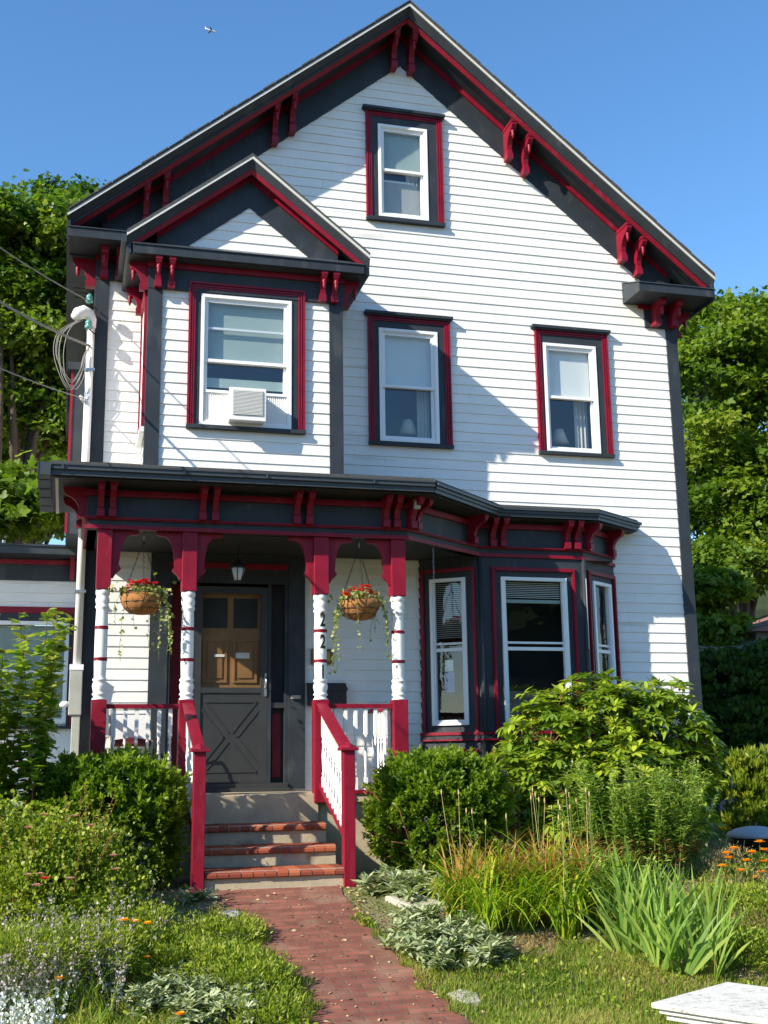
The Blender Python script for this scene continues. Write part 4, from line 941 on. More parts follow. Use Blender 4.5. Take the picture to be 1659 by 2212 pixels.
# dark hedge and golden shrub at the right
def shrub(name, label, blobs, leaf, ncl, per, spread, size, kind, seed, base, cat='shrub', shell=.7, up=.6, group=None, wide=1., stems=7, bark='bark', trunk=.02, tonemix=.6):
    rg = np.random.default_rng(seed); t = thing(name, label, cat, base, group); P, nn, tn = crown_pts(blobs, ncl, per, spread, rg, shell)
    L = Leaves(); d = nn*.8+np.array([0, 0, up])+rg.normal(size=P.shape)*.5
    L.add(kind, P, dir_frames(d, rg.random(len(P))*6.28), size*(.6+.7*rg.random(len(P))), np.clip(tn*tonemix+(1-tonemix)*rg.random(len(P)), 0, 1), leaf, wide)
    L.build('foliage', t); m = MB(); b = np.array(base)
    for i in range(stems):
        q = np.array(blobs[i % len(blobs)]); e = q[:3]+unit(1, rg)[0]*q[3:6]*.6; s_ = b+rg.normal(size=3)*(.08, .08, 0)
        m.tube([s_, (s_+e)/2+rg.normal(size=3)*.04, e], [trunk, trunk*.7, trunk*.35], bark, 5)
    m.build('stems', t); return t
shrub('hedge', 'dark evergreen hedge beyond the right corner of the house', [blob(1570, 1540, 3, 110, 110), blob(1680, 1530, 3, 120, 115), blob(1600, 1600, 2.6, 120, 70), blob(1500, 1650, 2.4, 60, 80)], 'leaf_hedge', 1500, 26, .05, .09, 'oval', 21, (6.2, 3, -.42), cat='hedge', shell=.8)
shrub('juniper_shrub', 'golden green juniper with upright sprays at the right edge', [blob(1615, 1710, .2, 55, 70), blob(1680, 1720, .2, 60, 80), blob(1640, 1780, 0, 70, 30)], 'leaf_gold', 330, 60, .035, .085, 'needle', 22, (4.4, .2, -.42), up=1.1, wide=1.4)
# ---------------------------------------------------------------- clipped yews
def yew(base, c, rad, label, seed, n=1500, power=3.0):
    rg = np.random.default_rng(seed); t = thing('yew_bush', label, 'bush', base, 'clipped yews either side of the steps')
    u = unit(n, rg); u[:, 2] = np.abs(u[:, 2])*np.where(rg.random(n) < .3, -1, 1)
    sc = (np.abs(u)**power).sum(1)**(-1/power); lump = 1+.05*np.sin(u[:, 0]*7+seed)*np.cos(u[:, 2]*6)+.05*np.sin(u[:, 1]*9+u[:, 2]*8)
    rr = (.84+.2*rg.random(n)+.14*(rg.random(n) > .93)*rg.random(n))*lump
    cp = np.array(c)+u*sc[:, None]*np.array(rad)*rr[:, None]; tone = np.clip((rr-.84)/.25*.6+.4*rg.random(n), 0, 1)
    # sprigs: a short axis with needles on both sides
    ax = u*np.array([.8, .8, .5])+np.array([0, 0, .55])+rg.normal(size=(n, 3))*.35; ax /= np.linalg.norm(ax, axis=1, keepdims=True)
    L = Leaves(); k = 24
    P = np.repeat(cp, k, 0); A = np.repeat(ax, k, 0); s_ = np.tile(np.linspace(-.06, .075, k), n)[:, None]
    side = unit(n*k, rg); d = A*.75+side*.75
    L.add('needle', P+A*s_+side*.006, dir_frames(d, rg.random(n*k)*6.28), .052*(.7+.6*rg.random(n*k)), np.clip(np.repeat(tone, k)*.8+.2*rg.random(n*k)+s_[:, 0]*1.5, 0, 1), 'leaf_yew', 2.1)
    L.build('foliage', t)
    m = MB(); b = np.array(base)
    for i in range(16):
        e = np.array(c)+unit(1, rg)[0]*np.array(rad)*.7; e[2] = max(e[2], c[2]-.2)
        m.tube([b+rg.normal(size=3)*(.1, .1, 0), (b+e)/2+rg.normal(size=3)*.06, e], [.03, .02, .008], 'bark', 5)
    m.build('stems', t); return t
yew((-3.6, -2.0, -.42), (-3.56, -2.05, .13), (.64, .54, .60), 'clipped dark green yew left of the front steps', 31, 1900)
yew((-.35, -1.95, -.42), (-.33, -2.0, .15), (.62, .52, .57), 'clipped dark green yew right of the front steps', 32, 1800)
# brown bare side of the right yew
rg = np.random.default_rng(33); y2 = [o for o in bpy.data.objects if o.name.startswith('yew_bush')][-1]
m = MB()
for i in range(40):
    s_ = np.array((-.5, -2.0, -.3+.1*rg.random())); e = np.array((-1.05+.2*rg.random(), -2.05+.4*rg.normal()*.5, -.2+.75*rg.random())); m.tube([s_, (s_+e)/2+rg.normal(size=3)*.05, e, e+rg.normal(size=3)*.05], [.012, .008, .005, .002], 'stem_red', 4)
m.build('bare_twigs', y2)
# ---------------------------------------------------------------- rhododendron
def rhodo():
    rg = np.random.default_rng(41); t = thing('rhododendron', 'large rhododendron with whorled leaves in front of the lower bay window', 'shrub', (1.9, -1.3, -.42))
    blobs = [blob(1180, 1610, -1.5, 95, 100), blob(1300, 1570, -1.4, 120, 95), blob(1420, 1590, -1.4, 100, 105), blob(1490, 1670, -1.5, 60, 100), blob(1140, 1710, -1.7, 75, 90), blob(1330, 1720, -1.6, 150, 110), blob(1220, 1800, -1.8, 120, 70), blob(1460, 1800, -1.6, 70, 70)]
    n = 1700; vol = np.array([b[3]*b[4]+b[4]*b[5] for b in blobs]); k = rg.choice(len(blobs), n, p=vol/vol.sum()); B = np.array(blobs)[k]; u = unit(n, rg)
    u[:, 1] = np.where(rg.random(n) < .7, -np.abs(u[:, 1]), u[:, 1]); u[:, 2] = np.where(u[:, 2] < -.6, -u[:, 2], u[:, 2])
    W = B[:, :3]+u*B[:, 3:6]*(.66+.54*rg.random(n)**1.3)[:, None]
    ax = u*.6+np.array([0, 0, .75])+rg.normal(size=(n, 3))*.2; ax /= np.linalg.norm(ax, axis=1, keepdims=True); fr = rotz_frames(ax, rg.random(n)*6.28)
    L = Leaves(); q = 10; ang = np.arange(q)/q*2*math.pi; tone = rg.random(n)
    el = rg.normal(.05, .30, size=(n, 1))+rg.normal(0, .12, size=(n, q)); ca = np.cos(ang)[None]*np.cos(el); sa = np.sin(ang)[None]*np.cos(el)
    loc = np.stack([ca, sa, np.sin(el)], 2); D = np.einsum('nij,nkj->nki', fr, loc).reshape(-1, 3)
    P = np.repeat(W, q, 0)+D*.012; size = np.repeat(.100+.04*rg.random(n), q)*(.8+.4*rg.random(n*q))
    L.add('long', P, dir_frames(D, rg.normal(size=n*q)*.25), size, np.clip(np.repeat(tone, q)*.6+.4*rg.random(n*q)*np.repeat(tone, q)+.05, 0, 1), 'leaf_rhodo', 1.25)
    L.build('foliage', t)
    m = MB(); b = np.array((1.9, -1.3, -.42))
    for i in range(0, n, 2):
        m.tube([W[i]-ax[i]*.16+rg.normal(size=3)*.01, W[i]], [.006, .005], 'stem_red' if i % 4 else 'stem_green', 4, False)
    for i in range(22):
        e = W[rg.integers(n)]; m.tube([b+rg.normal(size=3)*(.3, .1, 0), (b+e)/2+rg.normal(size=3)*.1, e], [.03, .02, .008], 'bark', 5)
    m.build('stems', t)
rhodo()
# ---------------------------------------------------------------- leafy-stemmed perennials
def stems_plant(name, label, bases, h, lean, leaf, seed, per=46, size=.06, stem='stem_green', cat='plant', group=None, wide=1.0, bare=.25, dry=.25, kind='long', top=None, droop=.1):
    rg = np.random.default_rng(seed); bases = np.array(bases, float); c = bases.mean(0); t = thing(name, label, cat, tuple(c), group)
    m = MB(); L = Leaves(); tips = []
    for b in bases:
        hh = h*(.75+.4*rg.random()); d = np.array([rg.normal()*lean, rg.normal()*lean, 0]); out = (b-c); out[2] = 0; d = d+out*.25
        tt = np.linspace(0, 1, 6); pts = b[None]+np.array([0, 0, hh])[None]*tt[:, None]+d[None]*(tt**1.6)[:, None]; m.tube(pts, [.006, .005, .005, .004, .003, .002], stem, 4, False); tips.append(pts[-1])
        s_ = bare+(1-bare)*np.sort(rg.random(per)); pos = np.stack([np.interp(s_, tt, pts[:, i]) for i in range(3)], 1)
        a = rg.random(per)*6.28; dd = np.stack([np.cos(a), np.sin(a), .5-droop+.3*rg.normal(size=per)], 1); sz = size*(.7+.5*rg.random(per))*(1.15-.4*s_)
        isdry = (s_ < bare+dry*(1-bare)) & (rg.random(per) < .7)
        for msk, mt in ((~isdry, leaf), (isdry, 'leaf_dry')):
            if msk.any(): L.add(kind, pos[msk], dir_frames(dd[msk], rg.normal(size=msk.sum())*.3), sz[msk], np.clip(.2+.6*s_[msk]+.25*rg.normal(size=msk.sum()), 0, 1), mt, wide)
    m.build('stems', t); L.build('leaves', t); return t, np.array(tips)
rg = np.random.default_rng(50)
def scatter(x0, x1, y0, y1, n, rg=rg, ell=True):
    out = []
    while len(out) < n:
        a, b = rg.uniform(-1, 1, 2)
        if ell and a*a+b*b > 1: continue
        x = (x0+x1)/2+a*(x1-x0)/2; y = (y0+y1)/2+b*(y1-y0)/2; out.append((x, y, gz(x, y)-.02))
    return out
stems_plant('leafy_perennial', 'dense clump of narrow-leaved stems in front of the rhododendron', scatter(.92, 2.15, -3.0, -2.2, 125), 1.02, .10, 'leaf_perennial', 51, per=80, size=.085, wide=.9)
stems_plant('leafy_perennial', 'shorter drooping perennial between the lily clump and the iris', scatter(.35, 1.0, -4.1, -3.5, 40), .55, .12, 'leaf_perennial', 52, per=46, size=.075)
# ---------------------------------------------------------------- bladed clumps
def blades(L, base, n, h, w_, spread, droop, rg, mat, fan=None, stiff=0.):
    base = np.array(base, float); K = 7; tt = np.linspace(0, 1, K)
    a = rg.random(n)*6.28; l = h*(.55+.6*rg.random(n)); sp = spread*(.25+.9*rg.random(n))
    dr = np.stack([np.cos(a), np.sin(a), np.zeros(n)], 1)
    b = base[rg.integers(len(base), size=n)]+rg.normal(size=(n, 3))*(.03, .03, 0)
    z = l[:, None]*(tt[None]-droop*(.4+.9*rg.random(n))[:, None]*tt[None]**2.6)
    r_ = sp[:, None]*l[:, None]*tt[None]**(1.5-stiff*.5)
    P = b[:, None, :]+dr[:, None, :]*r_[..., None]; P[..., 2] += z
    wd = w_*(.7+.5*rg.random(n))[:, None]*np.array([.6, .95, 1, .95, .8, .5, .05])[None]
    sa = a+math.pi/2+rg.normal(size=n)*.6; side = np.stack([np.cos(sa), np.sin(sa), np.zeros(n)], 1)
    L.strip(P, wd, side, np.clip(rg.random(n), 0, 1), mat)
def clump(name, label, bases, n, h, w_, spread, droop, mat, seed, cat='plant', extra=None, group=None):
    rg = np.random.default_rng(seed); bases = np.array(bases); t = thing(name, label, cat, tuple(bases.mean(0)), group); L = Leaves(); blades(L, bases, n, h, w_, spread, droop, rg, mat)
    if extra: extra(L, rg)
    L.build('leaves', t); return t
lily_b = scatter(-.72, .68, -4.1, -3.2, 44)
def lx(L, rg): blades(L, [b for b in lily_b if b[1] > -3.75], 750, .88, .007, .50, .45, rg, 'leaf_lily_dry')
DL = clump('daylily_clump', 'wide arching daylily clump with dry tips and seed stalks right of the path', lily_b, 1900, .86, .0105, .72, .72, 'leaf_lily', 61, extra=lx)
rg = np.random.default_rng(62)
m = MB(); L = Leaves()
for i in range(24):
    b = np.array(lily_b[rg.integers(len(lily_b))]); hh = .80+.28*rg.random(); e = b+np.array([rg.normal()*.08, .1+rg.normal()*.05, hh]); m.tube([b, (b+e)/2+rg.normal(size=3)*.015, e], [.0035, .003, .002], 'stem_green' if i % 3 else 'straw', 4, False)
    m.lathe([(.002, 0), (.006, .012), (.008, .03), (.005, .045), (.001, .055)], tuple(e), 'straw', 6)
m.build('seed_stalks', DL)
def iris(name, label, bases, seed, n=13, h=.62):
    rg = np.random.default_rng(seed); bases = np.array(bases); t = thing(name, label, 'plant', tuple(bases.mean(0))); L = Leaves(); K = 6; tt = np.linspace(0, 1, K)
    for b in bases:
        fa = rg.random()*3.14; ax = np.array([math.cos(fa), math.sin(fa), 0])
        th_ = np.linspace(-.62, .62, n)+rg.normal(size=n)*.13+rg.normal()*.15; l = h*(.6+.5*rg.random(n))*(1-.3*np.abs(th_))
        d = ax[None]*np.sin(th_)[:, None]; d[:, 2] = np.cos(th_)
        perp = np.array([-ax[1], ax[0], 0]); P = b[None, None]+ax[None, None]*(th_*.06)[:, None, None]+d[:, None]*l[:, None, None]*tt[None, :, None]+perp[None, None]*(rg.normal(size=n)*.13)[:, None, None]*(tt**2)[None, :, None]
        P = P+ax[None, None]*(np.sign(th_)*.05)[:, None, None]*(tt**3)[None, :, None]
        wd = np.array([.55, .9, 1, .9, .65, .04])[None]*(.012+.007*rg.random(n))[:, None]
        side = np.cross(d, perp[None]); side /= np.linalg.norm(side, axis=1, keepdims=True)
        L.strip(P, wd, side, np.clip(.15+.7*rg.random(n), 0, 1), 'leaf_iris')
    blades(L, bases, 25, h*.6, .012, .6, .9, rg, 'leaf_dry'); L.build('leaves', t); return t
iris('iris_clump', 'clump of broad sword-shaped iris leaves at the lower right', scatter(.36, 1.36, -5.0, -3.75, 30, np.random.default_rng(63)), 64, 9, .74)
# ---------------------------------------------------------------- silvery clumps
def silver(label, pts, n, size, seed, group='silver-leaved clumps along the path', h=.10, kind='long', wide=.85, mat='leaf_silver'):
    rg = np.random.default_rng(seed); pts = np.array(pts); t = thing('silver_plant', label, 'plant', tuple(pts.mean(0)), group); L = Leaves(); k = 12
    c = pts[rg.integers(len(pts), size=n)]+rg.normal(size=(n, 3))*(.05, .05, 0); c[:, 2] += h*(.15+rg.random(n))
    P = np.repeat(c, k, 0); a = rg.random(n*k)*6.28; d = np.stack([np.cos(a), np.sin(a), rg.normal(.35, .45, n*k)], 1)
    L.add(kind, P, dir_frames(d, rg.normal(size=n*k)*.3), size*(.6+.7*rg.random(n*k)), np.clip(np.repeat(rg.random(n), k)*.6+.4*rg.random(n*k), 0, 1), mat, wide); L.build('leaves', t); return t
silver('woolly silver clump beside the right newel post', scatter(-1.32, -.55, -3.15, -2.75, 16), 90, .115, 71, h=.17, wide=.8)
silver('wide silver mat spilling toward the path below the stone slab', scatter(-1.36, -.45, -4.65, -3.6, 36), 330, .095, 72, h=.15)
silver('pale silver mat in the foreground left of the path', scatter(-3.45, -2.55, -5.35, -4.45, 40), 460, .075, 73, h=.13)
silver('tiny silver tuft against the foot of the left newel post', scatter(-2.95, -2.70, -2.95, -2.75, 5), 12, .085, 74, h=.10)
silver('small bluish tuft on the left edge of the path halfway down', scatter(-2.62, -2.48, -3.85, -3.65, 4), 10, .10, 75, h=.08)
silver('thin silver sprigs at the bottom edge of the path on the left', scatter(-2.52, -2.40, -5.0, -4.75, 4), 9, .08, 76, h=.05)
# ---------------------------------------------------------------- left-hand planting
TS, tips = stems_plant('tall_shrub', 'tall leafy shrub with reddish canes at the left edge', scatter(-5.0, -4.12, -2.7, -1.9, 30), 2.35, .18, 'leaf_shrub', 81, per=115, size=.14, stem='stem_red', wide=2.0, bare=.38, dry=.0, kind='long', cat='shrub', droop=.35)
shrub('rose_bush', 'loose yellow-green rose bush with faded blooms at the left', [blob(70, 1850, -3.2, 110, 70), blob(170, 1870, -3.2, 90, 75), blob(30, 1950, -3.4, 140, 90), blob(240, 1950, -3.3, 70, 70), blob(150, 2000, -3.6, 110, 60), blob(-60, 1850, -3.2, 100, 110)], 'leaf_rose', 1050, 24, .085, .031, 'oval', 82, (-4.2, -3.2, -.6), shell=.35, up=.3, wide=1.2, stems=40, bark='stem_green', trunk=.005, tonemix=.55)
stems_plant('arching_perennial', 'airy arching stems rising out of the rose bush at the left', scatter(-4.75, -3.45, -3.7, -2.9, 46), .98, .22, 'leaf_rose', 84, per=70, size=.040, stem='stem_red', wide=1.6, bare=.3, dry=.15)
rb = [o for o in bpy.data.objects if o.name == 'rose_bush'][0]
def flower(L, p, r, rg, mat, petals=9, cup=.4, layers=2):
    for q in range(layers):
        a = np.arange(petals)/petals*6.28+q*.4+rg.random(); c_ = cup+q*.5; d = np.stack([np.cos(a), np.sin(a), np.full(petals, c_)], 1)
        L.add('oval', np.repeat(np.array(p, float)[None], petals, 0), dir_frames(d, np.zeros(petals)), r*(1-.25*q), rg.random(petals), mat, 1.3)
rg = np.random.default_rng(83)
L = Leaves()
ROSES = []
for u, v in ((160, 1745), (195, 1765), (95, 1742), (60, 1770), (245, 1830), (150, 1880), (250, 1860), (60, 1872), (85, 1870)):
    L = Leaves(); flower(L, at(u, v+20, -4.0), .042, rg, 'petal_pink', 9); L.build('bloom', rb)
for u, v in ((78, 1915), (97, 1900)): L = Leaves(); flower(L, at(u, v, -4.15), .046, rg, 'petal_crimson' if u > 90 else 'petal_pink', 10); L.build('bloom', rb)
# catmint spikes, coreopsis, phlox and grassy tufts
def spikes(name, label, bases, n, h, seed, mat_head, leaf, lean=.25, group=None, cat='plant', head=14, fs=.018):
    rg = np.random.default_rng(seed); bases = np.array(bases); t = thing(name, label, cat, tuple(bases.mean(0)), group); m = MB(); L = Leaves()
    for i in range(n):
        b = bases[rg.integers(len(bases))]; hh = h*(.6+.6*rg.random()); d = np.array([rg.normal()*lean, rg.normal()*lean, 0])*hh; e = b+d+(0, 0, hh); m.tube([b, (b+e)/2-d*.15, e], [.003, .0025, .0015], 'stem_green', 3, False)
        s_ = .6+.4*rg.random(head); P = b+(e-b)*s_[:, None]+rg.normal(size=(head, 3))*.012; L.add('oval', P, dir_frames(unit(head, rg), rg.random(head)*6), fs*(.7+.6*rg.random(head)), rg.random(head), mat_head)
        q = 10; s_ = .6*rg.random(q); P = b+(e-b)*s_[:, None]; L.add('oval', P, dir_frames(unit(q, rg)+(0, 0, .4), rg.random(q)*6), .03*(.7+.6*rg.random(q)), rg.random(q), leaf)
    m.build('stems', t); L.build('flower_heads', t); return t
spikes('catmint', 'grey-mauve catmint spikes at the lower left', scatter(-4.6, -3.4, -5.2, -3.9, 50), 260, .46, 91, 'petal_mauve', 'leaf_lavender')
spikes('catmint', 'thin catmint stems leaning up beside the rose bush', scatter(-4.0, -3.3, -4.6, -4.0, 12), 26, .55, 92, 'petal_mauve', 'leaf_lavender', lean=.4)
spikes('phlox', 'clump of white phlox in the bottom left corner', scatter(-4.6, -3.85, -6.1, -5.5, 18), 48, .40, 93, 'petal_white', 'weeds', lean=.2, head=30, fs=.024)
def daisies(labels, pts, mat, seed, r=.036, group=None):
    rg = np.random.default_rng(seed)
    for i, p in enumerate(pts):
        p = np.array(p); b = np.array((p[0]+rg.normal()*.04, p[1]+.05, gz(p[0], p[1])-.01)); t = thing('orange_flower' if mat == 'petal_orange' else 'yellow_flower', labels if isinstance(labels, str) else labels[i], 'flower', tuple(b), group)
        m = MB(); L = Leaves(); m.tube([b, (b+p)/2+rg.normal(size=3)*.02, p], [.003, .003, .002], 'stem_green', 4, False); m.build('stem', t); flower(L, p, r, rg, mat, 10, .25, 2); L.build('petals', t)
        q = 16; L = Leaves(); L.add('long', b+(p-b)*(.8*rg.random(q))[:, None], dir_frames(unit(q, rg)+(0, 0, .5), rg.random(q)*6), .05, rg.random(q), 'weeds'); L.build('leaves', t)
daisies(['left one of the pair of yellow coreopsis on long stems', 'right one of the pair of yellow coreopsis on long stems', 'small yellow coreopsis bud just right of the pair'], [at(268, 1989, -4.3), at(291, 1992, -4.3), at(318, 1996, -4.3)], 'petal_yellow', 101, .048, group='yellow coreopsis left of the path')
daisies('low orange marigold under the yellow pair', [at(318, 2393/1.1573+0, -4.6)], 'petal_orange', 102, .028)
daisies('single orange flower near the bottom left corner', [at(128, 2115, -5.0)], 'petal_orange', 103, .04)
daisies('orange flower among the silver leaves at the bottom edge', [at(390, 2192, -5.3)], 'petal_orange', 104, .045)
daisies('orange coreopsis flower in the cluster at the right edge below the grey lid', [at(u, v-8, -3.3) for u, v in ((1585, 1842), (1625, 1850), (1600, 1890), (1560, 1880), (1630, 1905), (1570, 1852), (1641, 1828), (1652, 1845), (1650, 1870), (1612, 1868), (1645, 1893), (1575, 1862), (1668, 1880))], 'petal_orange', 105, .058, 'orange coreopsis at the right edge')
for k, (lab, u0, v0, Y0, n, h) in enumerate((('grassy tuft of arching blades beside the catmint', 150, 2110, -4.9, 120, .42), ('straw-coloured grass tuft behind the coreopsis', 190, 2030, -4.4, 90, .40), ('dry grass tuft near the lower edge left of the silver mat', 240, 2190, -5.3, 110, .33))):
    p = at(u0, v0, Y0); bs = [(p[0]+a, Y0+b, gz(0, Y0+b)) for a, b in np.random.default_rng(110+k).normal(size=(14, 2))*.13]
    clump('grass_tuft', lab, bs, n, h, .005, .6, .55, 'grass' if k != 1 else 'leaf_dry', 120+k, group='grass tufts at the lower left')
shrub('weedy_shrub', 'scrubby green growth filling the corner behind the catmint', [blob(30, 2080, -4.6, 130, 60), blob(180, 2060, -4.4, 120, 50), blob(300, 2010, -3.9, 70, 40)], 'leaf_rose', 420, 26, .05, .032, 'long', 125, (-4.2, -4.4, -.85), shell=.4, stems=12, bark='stem_green', trunk=.004)
shrub('dry_perennial', 'dry brownish stems and seed heads at the right beside the iris', [blob(1600, 1960, -3.4, 90, 60), blob(1560, 1880, -2.8, 60, 50), blob(1640, 2040, -4.2, 80, 60)], 'seed_head', 330, 22, .05, .035, 'needle', 126, (1.75, -3.5, -.65), shell=.3, stems=46, bark='straw', trunk=.004, cat='plant')
shrub('weedy_shrub', 'low green weeds in front of the dry stems at the right edge', [blob(1600, 2060, -4.6, 90, 40), blob(1660, 1990, -4.0, 70, 60), blob(1600, 1930, -3.0, 80, 45), blob(1560, 1960, -3.6, 60, 40), blob(1650, 1900, -2.4, 60, 40)], 'leaf_rose', 760, 22, .05, .04, 'long', 127, (1.7, -4.4, -.85), shell=.3, stems=10, bark='stem_green', trunk=.004)
rg = np.random.default_rng(128)
for k, (u, v) in enumerate(((1495, 2020), (1400, 2062), (1315, 2085), (1760, 2030))):
    if k == 3: continue
t = thing('sedum', 'flat rusty seed heads between the lily clump and the iris', 'plant', (0.6, -4.2, -.8)); L = Leaves(); m = MB()
for u, v in ((1405, 2235/1.1573+8), (1436, 1955), (1490, 1905), (1395, 1990)):
    p = at(u-0, v, -4.1); b = np.array((p[0], p[1], gz(0, p[1]))); m.tube([b, p], [.004, .003], 'stem_red', 4, False); n = 160; P = p+rg.normal(size=(n, 3))*(.05, .05, .008); L.add('oval', P, dir_frames(unit(n, rg)+(0, 0, 1), rg.random(n)), .014, rg.random(n), 'seed_head')
m.build('stems', t); L.build('seed_heads', t)
# bare dry stalks at the right
t = thing('dry_stalks', 'few bare straw stalks leaning before the grey lid', 'plant', (2.4, -2.0, -.42)); m = MB()
for u0, v0, u1, v1 in ((1540, 1870, 1560, 1812), (1545, 1875, 1573, 1808), (1552, 1872, 1578, 1822), (1598, 1900, 1608, 1815), (1530, 1880, 1548, 1820)): m.tube([at(u0, v0+30, -2.3), at(u0, v0, -2.3), at(u1, v1, -2.3)], [.007, .006, .004], 'straw', 5)
m.build('stalk_bundle', t)
# ---------------------------------------------------------------- lawn, weeds and litter
def grass_patch(name, label, n, region, h, mat, seed, w_=.0035, cat='grass', patch=1.):
    rg = np.random.default_rng(seed); x = []; y = []
    X = rg.uniform(region[0], region[1], n*3); Y = rg.uniform(region[2], region[3], n*3)
    f = np.sin(X*2.3+seed)*np.sin(Y*2.9+1)+.5*np.sin(X*6.1)*np.sin(Y*5.3+seed); keepm = (f > -patch) & region[4](X, Y); X = X[keepm][:n]; Y = Y[keepm][:n]; n = len(X)
    Z = np.where(Y > -2.6, -.42, np.where(Y > -5.4, -.42-.23*(-2.6-Y), -1.064)); K = 4; tt = np.linspace(0, 1, K)
    a = rg.random(n)*6.28; dr = np.stack([np.cos(a), np.sin(a), 0*a], 1); l = h*(.5+.8*rg.random(n)); P = np.stack([X, Y, Z], 1)[:, None]+dr[:, None]*(l*.75*rg.random(n))[:, None, None]*(tt**1.7)[None, :, None]
    P[..., 2] += l[:, None]*(tt-.35*tt**2)[None]; side = np.stack([-dr[:, 1], dr[:, 0], 0*a], 1); L = Leaves(); tone = np.clip(.45+.3*np.sin(X*3.1)*np.cos(Y*2.7)+.3*rg.normal(size=n), 0, 1)
    L.strip(P, w_*np.array([1, .9, .6, .05])[None]*np.ones((n, 1)), side, tone, mat); o = L.build(name); tag(o, label, cat, kind='stuff'); return o
pathL = lambda Y: np.interp(-Y, [2.4, 2.8, 3.6, 4.2, 4.65, 5.3, 9], [-2.60, -2.56, -2.42, -2.29, -2.23, -2.24, -2.3]); pathR = lambda Y: np.interp(-Y, [2.4, 2.8, 3.6, 4.2, 4.65, 5.3, 9], [-1.44, -1.50, -1.43, -1.40, -1.32, -1.24, -1.0])
wob = lambda Y, k: .05*np.sin(Y*5.1+k)+.04*np.sin(Y*13.7+2*k)+.03*np.sin(Y*31+k)
offp = lambda X, Y: (X < pathL(Y)+.02+wob(Y, 1)) | (X > pathR(Y)-.02+wob(Y, 4))
grass_patch('grass', 'short lawn grass either side of the brick path', 120000, (-5.0, 2.6, -7.2, -3.4, lambda X, Y: offp(X, Y) & ~((X < -2.9) & (Y > -3.7)) & ~((X > -1.4) & (X < .7) & (Y > -4.2))), .085, 'grass', 131, w_=.0032)
grass_patch('grass', 'dry straw-coloured blades through the lawn', 26000, (-5.0, 2.6, -7.2, -3.0, lambda X, Y: offp(X, Y) & ~((X > -1.4) & (X < .7) & (Y > -4.0))), .075, 'leaf_dry', 135, w_=.0028, patch=.15)
grass_patch('grass', 'thin weeds on the bare soil near the steps and beds', 9000, (-6, 5, -5, -1.2, lambda X, Y: offp(X, Y) & ~((X > -2.75) & (X < -1.3) & (Y > -2.7))), .06, 'weeds', 132, cat='weeds', patch=.1)
grass_patch('grass', 'moss and small weeds growing between the path bricks', 1700, (-2.7, -.9, -7, -2.5, lambda X, Y: ~offp(X, Y)), .022, 'weeds', 133, cat='weeds', patch=-.35)
grass_patch('grass', 'rough grass along the right-hand side of the house', 16000, (2.2, 9, -4, 4, lambda X, Y: X > 0), .10, 'weeds', 134, cat='weeds')
rg = np.random.default_rng(140); n = 9000; X = rg.uniform(-5, 3, n); Y = rg.uniform(-6.2, -1.5, n); k = (offp(X, Y) | (rg.random(n) < .22)) & ~((X > -2.7) & (X < -1.4) & (Y > -2.3)); X = X[k]; Y = Y[k]; n = len(X)
Z = np.array([gz(a, b) for a, b in zip(X, Y)])+.018; L = Leaves(); dd = unit(n, rg)*(1, 1, .15); L.add('oval', np.stack([X, Y, Z], 1), dir_frames(dd, rg.normal(size=n)*.5), .020+.03*rg.random(n), rg.random(n), 'litter', .6); tag(L.build('leaf_litter'), 'dry leaf litter scattered over soil and path', 'litter', kind='stuff')
rg = np.random.default_rng(145); n = 1500; X = rg.uniform(-4.6, 2.4, n); Y = rg.uniform(-6.8, -3.0, n); f_ = np.sin(X*1.9+2)*np.sin(Y*2.3)+.6*np.sin(X*4.7+Y*3.1); k = offp(X, Y) & (f_ > -.1) & ~((X > -1.4) & (X < .7) & (Y > -4.1)); X = X[k]; Y = Y[k]; n = len(X); q = 14
Z = np.array([gz(a, b) for a, b in zip(X, Y)]); P = np.repeat(np.stack([X, Y, Z], 1), q, 0)+rg.normal(size=(n*q, 3))*(.03, .03, 0); hh = .09*rg.random(n*q)*np.repeat(.4+.8*rg.random(n), q); P[:, 2] += hh
L = Leaves(); L.add('long', P, dir_frames(unit(n*q, rg)+(0, 0, .5), rg.random(n*q)*6), .035*(.5+.8*rg.random(n*q)), np.clip(np.repeat(rg.random(n), q)*.7+.3*rg.random(n*q), 0, 1), 'leaf_rose', 1.5); tag(L.build('lawn_weeds'), 'small leafy weeds growing through the lawn', 'weeds', kind='stuff')
# low ground-cover cushions in the lawn left of the path
shrub('ground_cover', 'low bushy green ground cover along the left edge of the path', [(-2.75, -3.7, -.66, .42, .30, .13), (-2.95, -4.25, -.78, .5, .4, .15), (-2.6, -4.6, -.86, .34, .4, .15), (-3.3, -4.1, -.74, .4, .3, .20), (-2.55, -5.1, -.99, .26, .4, .12)], 'leaf_rose', 900, 26, .04, .035, 'long', 141, (-2.8, -4.1, -.8), shell=.4, stems=6, bark='stem_green', trunk=.003, cat='plant')
